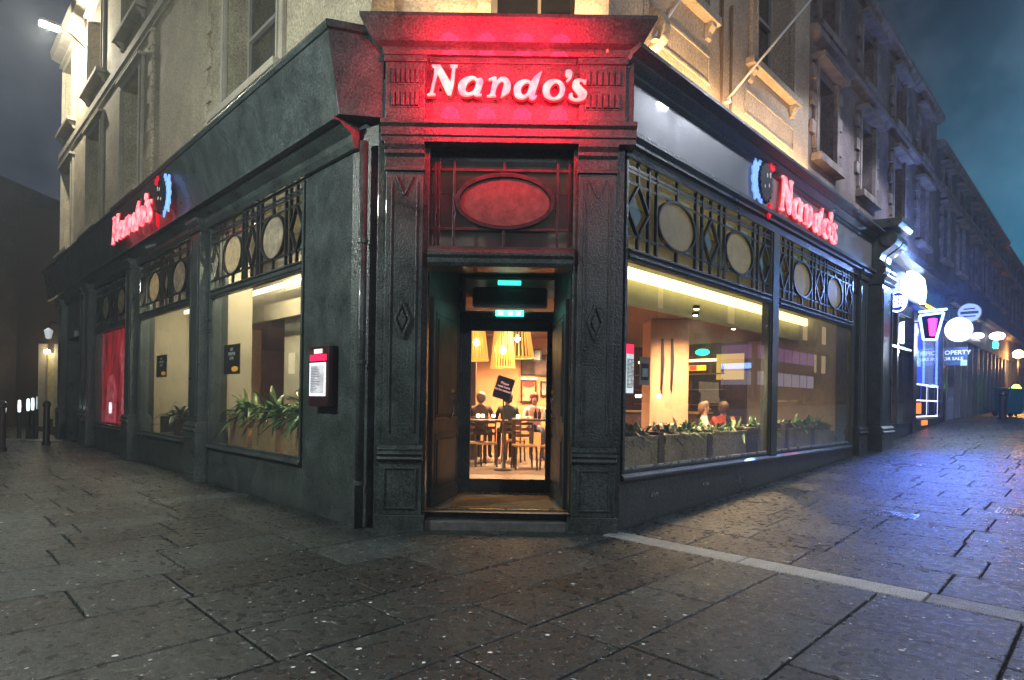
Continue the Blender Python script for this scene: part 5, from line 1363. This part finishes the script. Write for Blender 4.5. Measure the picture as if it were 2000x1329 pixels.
for z in (1.19, 1.68, 2.16): q.box(FR, 14.9, 18.2, -.064, -.05, z, z + .04)
for a in (14.95, 16.5, 18.1): q.box(FR, a, a + .05, -.063, -.051, 1.23, 2.16)
q.build('card_frame', emi('card_white', (.7, .75, 1), 1.5), ks)
q = MB(); q.box(FR, 15.1, 15.75, -.05, -.045, 1.3, 1.62); q.box(FR, 15.6, 16.3, .0, .02, .95, 1.1); q.build('orange_card', emi('orange_card', (1, .16, .03), 1.6), ks)
q = MB()
for x, y in ((1763, 745), (1766, 770), (1788, 780), (1797, 783), (1811, 783)):
    a, z = onwall(FR, x, y, -.5); q.box(FR, a - .12, a + .12, -.52, -.48, z - .08, z + .08)
q.build('orange_lamp', emi('orange_lamp', (1, .35, .06), 8), ks)
# bright overexposed fascia box
fx = thing('fascia_light_box', tuple(FR(13.9, .2, 4.5)), 'dazzling white fascia light box of the takeaway, with a yellow stripe', 'light box')
MB().plate(FR, [(12.7, 4.62), (15.0, 4.50), (15.2, 4.9), (14.9, 5.22), (14.2, 5.25), (13.4, 5.22), (13.1, 4.98), (12.75, 4.9)], .03, .16).build('lit_panel', emi('lit_panel', (.62, .76, 1), 3.5), fx)
MB().box(FR, 15.0, 16.4, .165, .18, 4.42, 4.52).build('yellow_stripe', emi('yellow_stripe', (1, .72, .02), 2), fx)
add_light('panel_light', 'SPOT', tuple(FR(13.2, .6, 4.9)), 2600, (.06, .16, 1), fx, .25, spot=62, blend=1.0, target=tuple(FR(8.3, 3.6, .2)))
add_light('panel_light', 'POINT', tuple(FR(13.6, 1.2, 5.0)), 330, (.22, .38, 1), fx, .25)
# projecting round sign
def square_on(a): return Frame(tuple(FR(a, 0, 0).xy), (1 / SQ, -1 / SQ), (-1 / SQ, -1 / SQ))   # a plane square to the wall, facing down the street
def proj(a, x, y): 
    o, z = across(FR, x, y, a); return o, z
def projecting(a, x0, y0, x1, y1):
    o0, zt = proj(a, x0, y0); o1, zb = proj(a, x1, y1); return min(o0, o1), max(o0, o1), min(zt, zb), max(zt, zb)
a = 11.7; F2 = square_on(a); o0, o1, z0, z1 = projecting(a, 1735, 571, 1773, 610)
t = thing('round_projecting_sign', tuple(FR(a, (o0 + o1) / 2, z0)), 'round blue and white takeaway sign projecting beside the dazzling light box', 'sign')
oc, zc, r_ = (o0 + o1) / 2, (z0 + z1) / 2, (o1 - o0) / 2; rz_ = (z1 - z0) / 2
MB().disc(F2, oc, zc, r_, rz_, -.06, .06).build('disc', emi('deep_blue', (.01, .03, .35), 1.2), t)
MB().ring(F2, oc, zc, r_ * .84, rz_ * .84, r_ * .14, .061, .075).build('white_ring', emi('ring_white', (.8, .9, 1), 5), t)
for i, tx in enumerate(('GERMAN', 'DONER', 'KEBAB')): put_text(F2, tx, oc, .066, zc + rz_ * (.38 - .36 * i), rz_ * .42, emi('ringtext%d' % i, (.8, .9, 1), 4), t, bold=.004)
MB().box(F2, 0, o0, -.02, .02, zc + .1, zc + .13).build('bracket', M['black'], t)
# trapezoid doner sign
a = 13.4; F2 = square_on(a)
c_ = [proj(a, x, y) for x, y in ((1797, 617), (1844, 611), (1829, 664), (1804, 664))]
t = thing('doner_sign', tuple(FR(a, c_[0][0], c_[2][1])), 'tapered neon sign with a pink rotating meat spit hanging from a rod', 'neon sign')
MB().plate(F2, c_, -.05, .03).build('board', pbr('navy_board', (.010, .010, .06), .3), t)
q = MB()
for p0, p1 in zip(c_, c_[1:] + c_[:1]): q.bar(F2, p0[0], p0[1], p1[0], p1[1], .05, .031, .06)
ox0, zx = proj(a, 1795, 610); ox1, zx1 = proj(a, 1850, 604); q.bar(F2, ox0, zx, ox1, zx1, .05, .0, .05)
q.build('white_tube', emi('ice_tube', (.30, .60, 1), 5), t)
q = MB(); (pl, pz0), (pr_, pz1) = proj(a, 1812, 657), proj(a, 1832, 622)
for i in range(7):
    f0 = i / 7; zz = pz0 + (pz1 - pz0) * f0; cx = (pl + pr_) / 2; hw = (abs(pr_ - pl) / 2) * (.62 + .42 * f0)
    q.disc(F2, cx, zz + (pz1 - pz0) / 14, hw, (pz1 - pz0) / 7 * .58, .031 + .001 * i, .06 + .001 * i, 18)
q.build('pink_spit', emi('pink_neon', (1, .03, .25), 5), t)
po, pz = proj(a, 1800, 630)
MB().tube([FR(a, 0, pz), FR(a, po, pz)], .015, 6).build('rod', M['black'], t)
# oval projecting lamps and signs further up
def oval_sign(a, x0, y0, x1, y1, m, label, bars=0, cat='lit sign', name='oval_sign'):
    F2 = square_on(a); o0, o1, z0, z1 = projecting(a, x0, y0, x1, y1); oc, zc = (o0 + o1) / 2, (z0 + z1) / 2
    t = thing(name, tuple(FR(a, oc, z0)), label, cat)
    MB().disc(F2, oc, zc, (o1 - o0) / 2, (z1 - z0) / 2, -.08, .06, 44).build('face', m, t)
    MB().ring(F2, oc, zc, (o1 - o0) / 2 * 1.0, (z1 - z0) / 2 * 1.0, .02, -.081, .07, 44).build('rim', M['sill'], t)
    MB().tube([FR(a, -.02, zc + (z1 - z0) * .3), FR(a, oc, zc + (z1 - z0) * .3)], .02, 6).build('bracket', M['black'], t)
    if bars:
        q = MB(); h = (z1 - z0)
        for i, (dz, w) in enumerate(((.22, .5), (.05, .8), (-.03, .8), (-.20, .55))): q.box(F2, oc - (o1 - o0) / 2 * w, oc + (o1 - o0) / 2 * w, .061, .07, zc + h * dz - h * .045, zc + h * dz + h * (.03))
        q.build('text_band', pbr('navy_text', (.01, .03, .15), .5), t)
oval_sign(17.2, 1846, 623, 1900, 666, emi('oval_white', (.82, .88, 1), 4.5), 'large glowing white oval sign, brightest of the projecting signs')
oval_sign(19.6, 1872, 596, 1916, 627, emi('oval_blue', (.30, .42, .95), .7), 'pale blue round sign with dark lines just above the white oval', 1)
oval_sign(23.0, 1896, 651, 1923, 662, emi('oval_white2', (.9, .93, 1), 4), 'small flat white lamp between the big oval and the far shop', cat='lamp', name='wall_lamp')
oval_sign(27.5, 1932, 650, 1964, 664, emi('oval_white3', (1, .93, .95), 5), 'wide white lit sign with an orange top farther up the street')
oval_sign(29.0, 1937, 666, 1951, 682, emi('teal_sign', (.10, .75, .80), 1.6), 'little teal square sign under the far white lit sign')
oval_sign(21.3, 1862, 606, 1871, 614, emi('tiny_lamp', (.8, 1, .85), 8), 'tiny greenish white lamp left of the pale blue round sign', cat='lamp', name='wall_lamp')
# property board
a = 18.6; F2 = square_on(a); o0, o1, z0, z1 = projecting(a, 1838, 680, 1890, 713)
t = thing('property_board', tuple(FR(a, (o0 + o1) / 2, z0)), 'blue board reading property for sale projecting under the oval sign', 'board')
MB().box(F2, o0, o1, -.02, .02, z0, z1).build('board', pbr('blue_board', (.05, .09, .22), .5), t)
wt = emi('board_text', (.6, .72, .95), .45)
put_text(F2, 'PROPERTY', (o0 + o1) / 2 - .02, .023, z1 - (z1 - z0) * .30, (z1 - z0) * .33, wt, t, bold=.004)
put_text(F2, 'FOR SALE', (o0 + o1) / 2 - .06, .023, z1 - (z1 - z0) * .64, (z1 - z0) * .24, wt, t, bold=.004)
MB().box(F2, o1 - (o1 - o0) * .26, o1 - .02, .0201, .03, z0 - .02, z0 + (z1 - z0) * .28).build('agent_badge', emi('badge', (.30, .48, .75), .5), t)
# --- far shopfronts: pilasters and lit panes
M['far_cream'] = pbr('far_fascia', (.22, .20, .19), .7, var=.3)
for i, (s0, s1, lb) in enumerate(((18.95, 25.5, 'dark shop front with slim pale columns beyond the takeaway'), (25.6, 34.0, 'shop front below the wide white lit sign'), (34.1, 48.0, 'far shop front with an orange lit corner'))):
    z0 = gz(*FR(s0, 0, 0).xy) - .1; t = thing('far_shop_front', tuple(FR((s0 + s1) / 2, 0, z0)), lb, 'shop front')
    q = MB(); q.box(FR, s0, s1, -.6, -.5, z0, 5.2); n = int((s1 - s0) / 1.1)
    q.build('recess', M['shop_dk'], t)
    q = MB()
    for k in range(n + 1): 
        a = s0 + (s1 - s0 - .2) * k / n; q.box(FR, a, a + .14, -.5, .06, z0, 4.0)
    q.build('pillars', pbr('pillar_paint%d' % i, (.13, .15, .18), .45, var=.2), t)
    q = MB(); q.box(FR, s0, s1, -.5, .10, 4.0, 5.0); q.prism(FR, s0, s1, [(-.02, 5.0), (.25, 5.05), (.34, 5.2), (-.02, 5.25)]); q.build('fascia', M['far_cream'] if i else M['shop_dk'], t)
    q = MB()
    for k in range(n): 
        a = s0 + (s1 - s0 - .2) * k / n; q.box(FR, a + .14, a + (s1 - s0 - .2) / n, -.4, -.39, z0 + .5, 3.9)
    q.build('shop_pane', M['glass'], t)
    q = MB()
    for k in range(0, n, 1):
        a = s0 + (s1 - s0 - .2) * (k + .5) / n; zz = z0 + 1.0 + .1 * (k % 3); q.box(FR, a - .1, a + .1, -.45, -.42, zz, zz + (.6 if k % 2 else .25))
    q.build('lit_display', emi('lit_display%d' % i, [(1, .35, .15), (.9, .6, .5), (1, .5, .2)][i], 1.6), t)
add_light('lamp_light', 'POINT', tuple(FR(17.2, 1.0, 3.4)), 90, (.6, .75, 1), None, .2)
bpy.data.objects[-1:] if False else None
# far orange street lamp, traffic signal, bin and posts up the street
def far_post(x, ybase, Y, ytop, r, m, name, label, cat, head=None, he=None):
    pb, pt = px(x, ybase, Y), px(x, ytop, Y); z0 = gz(pb.x, pb.y)
    t = thing(name, (pb.x, pb.y, z0), label, cat)
    MB().tube([(pb.x, pb.y, z0), (pb.x, pb.y, pt.z)], r, 10).build('post', m, t)
    if head:
        MB().lathe((pb.x, pb.y, pt.z), [(.02, 0), (r * 3.5, .06), (r * 4, .28), (r * 2, .4), (.001, .42)], 14).build('lantern', head, t)
        if he: add_light('lamp_light', 'POINT', (pb.x - .2, pb.y - .2, pt.z - .3), he[0], he[1], t, .2)
    return t
far_post(1987, 800, 31.0, 700, .06, M['black'], 'lamp_post', 'far lamp post with a glowing orange lantern at the right edge', 'lamp post', emi('orange_lantern', (1, .50, .12), 22), (160, (1, .48, .15)))
far_post(1984, 800, 24.0, 772, .04, M['black'], 'signal_post', 'post with a green and white signal light at the right edge', 'signal', emi('green_signal', (.35, 1, .05), 14))
pb = px(1970, 800, 23.0); z0 = gz(pb.x, pb.y)
bn = thing('wheelie_bin', (pb.x, pb.y, z0), 'teal wheeled bin standing far up the right pavement', 'bin')
Fb = Frame((pb.x, pb.y), (1, 0), (0, -1))
q = MB(); q.v = []; 
q.prism(Fb, -.28, .28, [(-.35, .12), (.30, .12), (.38, 1.0), (-.38, 1.0)]); q.v = [(x, y, z + z0) for x, y, z in q.v]; q.build('body', pbr('teal_plastic', (.01, .12, .15), .5), bn, bevel=.03)
q = MB(); q.prism(Fb, -.31, .31, [(-.42, 1.005), (.42, 1.005), (.38, 1.07), (-.38, 1.12)]); q.v = [(x, y, z + z0) for x, y, z in q.v]; q.build('lid', pbr('teal_lid', (.02, .15, .18), .5), bn, bevel=.02)
for s_ in (-1, 1):
    q = MB(); n = 16; cc = Vector((pb.x + s_ * .30, pb.y + .28, z0 + .12))
    A_ = [q.vert(cc + Vector((-.03, .11 * math.cos(6.283 * i / n), .11 * math.sin(6.283 * i / n)))) for i in range(n)]; B_ = [q.vert(cc + Vector((.03, .11 * math.cos(6.283 * i / n), .11 * math.sin(6.283 * i / n)))) for i in range(n)]
    for i in range(n): q.face((A_[i], A_[(i + 1) % n], B_[(i + 1) % n], B_[i]))
    q.face(A_); q.face(B_); q.build('wheel', M['black'], bn)
pb = px(1958, 803, 21.0); z0 = gz(pb.x, pb.y)
tag(MB().lathe((pb.x, pb.y, z0), [(.14, 0), (.14, .06), (.11, .08), (.11, .80), (.14, .84), (.12, .95), (.001, 1.02)], 16).build('bollard', M['black']), 'dark bollard on the right pavement left of the teal bin', 'bollard')

# ---------------------------------------------------------------- the left street's far end
M['brick_d'] = pbr('dark_rubble', (.055, .040, .036), .9, var=.5, scale=1.2, bump=.6, bscale=14, grime=.3)
fb = thing('dark_tenement', (-26, 25, 0), 'nearly black building closing the view at the left edge', 'building')
q = MB(); q.box(FW, -40, -22.3, -32, -24, -.05, 10.9); q.build('wall', M['brick_d'], fb)
q = MB(); 
for i in range(4):
    for z in (3.2, 6.4): q.box(FW, -33 + 2.8 * i, -32 + 2.8 * i, -23.99, -23.93, z, z + 1.7)
q.build('window', M['glass_up'], fb)
fb2 = thing('narrow_house', (-21, 26.8, 0), 'brown house front with a small lit doorway past the end of the left street front', 'building')
q = MB(); q.box(FW, -24.4, -18.3, -31, -27.2, -.05, 9.8); q.build('wall', pbr('brown_render', (.045, .032, .028), .85, var=.3), fb2)
dxa, dxb = px(88, 750, 27).x, px(101, 750, 27).x
q = MB(); q.box(FW, dxa, dxb, -27.19, -27.14, .35, 3.3); q.build('lit_door', pbr('pale_door', (.42, .36, .20), .6), fb2)
q = MB(); q.box(FW, dxa - .35, dxa - .05, -27.19, -27.05, .0, 3.7); q.box(FW, dxb + .05, dxb + .35, -27.19, -27.05, .0, 3.7); q.build('door_surround', M['trim'], fb2)
q = MB(); q.lathe(((dxa + dxb) / 2, 26.9, 3.25), [(.001, 0), (.12, .05), (.12, .15), (.001, .2)], 12); q.build('door_lamp', emi('door_lamp', (1, .85, .55), 20), fb2)
add_light('door_light', 'POINT', ((dxa + dxb) / 2, 26.4, 3.1), 14, (1, .80, .45), fb2, .1)
# glowing bollards and dark bollards
for i, (x, y0, y1, lb) in enumerate(((9, 785, 808, 'glowing white bollard at the very left edge'), (38, 782, 805, 'glowing white bollard, second from the left'), (55, 781, 801, 'glowing white bollard, left one of the close pair'), (64, 780, 799, 'glowing white bollard, right one of the close pair'), (72, 779, 795, 'dim slim white bollard, rightmost of the glowing ones'))):
    p = px(x, (y0 + y1) / 2, 20.0); w = .05 if i < 4 else .02
    t = thing('lit_bollard', (p.x, 20.0, 0), lb, 'bollard', 'glowing bollards on the left street')
    MB().lathe((p.x, 20.0, 0), [(.055, 0), (.055, p.z - .22), (.001, p.z - .22)], 14).build('post', M['black'], t)
    MB().lathe((p.x, 20.0, p.z - .21), [(.001, 0), (w * .8, .02), (w, .2), (w * .8, .40), (.001, .42)], 14).build('lamp_shade', emi('bollard_glow%d' % i, (.8, .95, 1), 1.1 if i < 4 else .3), t)
for x, y, Y, lb in ((4, 825, 15.5, 'dark bollard at the left edge of the pavement'), (91, 822, 17.6, 'dark bollard beside the far end of the left front')):
    p = px(x, y, Y)
    t = MB().lathe((p.x, Y, 0), [(.11, 0), (.11, .08), (.085, .12), (.075, 1.1), (.10, 1.14), (.10, 1.2), (.06, 1.27), (.001, 1.3)], 16).build('bollard', M['black'], smooth=False)
    tag(t, lb, 'bollard')
# kerb line on the left street
q = MB(); 
for i in range(16): q.box(Frame((0, 0), (1, 0), (0, -1)), -30 + i * 1.0, -29.01 + i * 1.0, -18.9 - .0 * i, -18.7, -.03, .045)
tag(q.build('kerb', M['band'], bevel=.01), kind='structure')
# small wall lantern at the end of the left front
wl_ = thing('wall_lantern', tuple(FL(19.4, .3, 3.4)), 'small pale bracket lantern at the far end of the left front', 'lantern')
q = MB(); q.tube([FL(19.4, -.01, 3.9), FL(19.4, .3, 3.95), FL(19.4, .35, 3.7)], .02, 8); q.build('bracket', M['black'], wl_)
MB().lathe(FL(19.4, .35, 3.35), [(.001, 0), (.08, .03), (.13, .3), (.03, .38), (.001, .4)], 12).build('lantern_glass', emi('lantern_white', (.8, .85, .9), .35), wl_)

# ---------------------------------------------------------------- across the road (seen only as reflections)
ob_ = thing('opposite_tenement', tuple(FA(20, -16, 0)), 'tenement row with lit windows on the other side of the right street', 'building')
q = MB(); q.box(FA, -5, 220, -22, -16, -.05, 13); q.build('wall', M['stone_d'], ob_)
q = MB(); q2 = MB(); rr = random.Random(9)
for a in range(-3, 78, 3):
    for z in (5.2, 8.6):
        (q if rr.random() < .12 else q2).box(FA, a, a + 1.2, -15.99, -15.93, z, z + 2)
for a in range(-4, 76, 5): (q if rr.random() < .3 else q2).box(FA, a, a + 3.6, -15.99, -15.93, .9, 3.3)
q.build('lit_window', emi('lit_window', (1, .72, .38), .5), ob_); q2.build('dark_window', M['glass_up'], ob_)
ob2 = thing('opposite_block', tuple(FA(-16, 12, 0)), 'dark block across the left street opposite the left front', 'building')
q = MB(); q.box(FA, -24, -16, -2, 60, -.05, 12); q.build('wall', M['stone_d2'], ob2)
q = MB()
for b in range(2, 58, 4):
    if rr.random() < .5: q.box(FA, -15.99, -15.93, b, b + 1.1, 3.5, 5.3)
q.build('lit_window', emi('lit_window2', (1, .8, .5), .9), ob2)
road = MB(); road.poly([gpt(-3.2, -6.2, -.02), gpt(75, -6.2, -.02), gpt(75, -13, -.02), gpt(-3.2, -13, -.02)])
def car(a, b, label, c, brk=False):
    zc = gz(*ab(a, b)); t = thing('parked_car', (*ab(a, b), zc), label, 'car')
    F = Frame(ab(a, b), (1 / SQ, 1 / SQ), (1 / SQ, -1 / SQ)); up = zc
    side = [(-2.1, .30), (-2.15, .62), (-1.9, .86), (-1.1, .95), (-.55, 1.38), (.75, 1.42), (1.55, 1.0), (2.05, .92), (2.15, .55), (2.05, .30)]
    q = MB(); q.plate(F, [(x, z + up) for x, z in side], -.85, .85); q.build('body', pbr('car_paint', c, .25, coat=.5), t, bevel=.06)
    q = MB(); q.plate(F, [(x, z + up) for x, z in ((-1.0, .96), (-.52, 1.33), (.70, 1.36), (1.35, 1.0))], -.86, .86); q.build('window', M['glass_up'], t)
    for x in (-1.35, 1.35):
        for s_ in (-1, 1):
            q = MB(); n = 18
            A_ = [q.vert(F(x + .32 * math.cos(6.283 * i / n), s_ * .70, up + .32 + .32 * math.sin(6.283 * i / n))) for i in range(n)]; B_ = [q.vert(F(x + .32 * math.cos(6.283 * i / n), s_ * .88, up + .32 + .32 * math.sin(6.283 * i / n))) for i in range(n)]
            for i in range(n): q.face((A_[i], A_[(i + 1) % n], B_[(i + 1) % n], B_[i]))
            q.face(A_); q.face(B_); q.build('wheel', M['black'], t)
    for s_ in (-1, 1):
        q = MB(); q.box(F, -2.19, -2.12, s_ * .6 - .16, s_ * .6 + .16, up + .58, up + .74); q.build('headlight', M['hl'], t)
def bus(a, b, label):
    zc = gz(*ab(a, b)); t = thing('double_decker_bus', (*ab(a, b), zc), label, 'bus'); F = Frame(ab(a, b), (1 / SQ, 1 / SQ), (1 / SQ, -1 / SQ))
    MB().plate(F, [(-5.4, zc + .35), (-5.5, zc + 2.2), (-5.3, zc + 4.2), (5.3, zc + 4.3), (5.4, zc + .35)], -1.25, 1.25).build('body', pbr('bus_paint', (.20, .03, .20), .3, coat=.5), t, bevel=.12)
    for z0, z1, c, s in ((1.3, 2.2, (.85, .75, 1), .35), (3.0, 3.9, (.75, .35, .9), .25)):
        for k in range(7): MB().box(F, -5.1 + k * 1.48, -5.1 + k * 1.48 + 1.3, -1.27, 1.27, zc + z0, zc + z1).build('lit_window', emi('bus_window', c, s), t)
        MB().box(F, -5.56, -5.46, -1.0, 1.0, zc + z0, zc + z1).build('windscreen', emi('bus_front', c, s), t)
    MB().box(F, -5.56, -5.48, -1.0, 1.0, zc + 2.35, zc + 2.7).build('destination_panel', emi('bus_blue', (.2, .4, 1), 4), t)
    for x in (-3.6, 3.2):
        for s_ in (-1, 1):
            q = MB(); n = 18
            A_ = [q.vert(F(x + .48 * math.cos(6.283 * i / n), s_ * 1.0, zc + .48 + .48 * math.sin(6.283 * i / n))) for i in range(n)]; B_ = [q.vert(F(x + .48 * math.cos(6.283 * i / n), s_ * 1.28, zc + .48 + .48 * math.sin(6.283 * i / n))) for i in range(n)]
            for i in range(n): q.face((A_[i], A_[(i + 1) % n], B_[(i + 1) % n], B_[i]))
            q.face(A_); q.face(B_); q.build('wheel', M['black'], t)
M['hl'] = emi('headlight', (1, .93, .8), 60)
car(21, -9.5, 'light coloured car with its headlights on across the road', (.4, .4, .42))
bus(44, -9.4, 'purple double decker bus with lit windows up the road')
car(30, -9.3, 'dark car with its headlights on further up the road', (.05, .05, .07))

# ---------------------------------------------------------------- night air
hz = MB(); 
def hbox(x0, x1, y0, y1, z0, z1):
    c = [hz.vert((x, y, z)) for z in (z0, z1) for y in (y0, y1) for x in (x0, x1)]
    for q_ in ((0, 2, 3, 1), (4, 5, 7, 6), (0, 1, 5, 4), (2, 6, 7, 3), (0, 4, 6, 2), (1, 3, 7, 5)): hz.face([c[i] for i in q_])
hbox(-330, 330, -330, 330, -1.2, 14.5)
hm = bpy.data.materials.new('night_haze'); hm.use_nodes = True; hn = hm.node_tree.nodes; hn.clear()
ho = hn.new('ShaderNodeOutputMaterial'); hv = hn.new('ShaderNodeVolumePrincipled'); hv.inputs['Color'].default_value = (.75, .85, 1, 1); hv.inputs['Density'].default_value = .0028; hv.inputs['Anisotropy'].default_value = .3
hm.node_tree.links.new(hv.outputs[0], ho.inputs['Volume'])
tag(hz.build('haze', hm), kind='stuff')
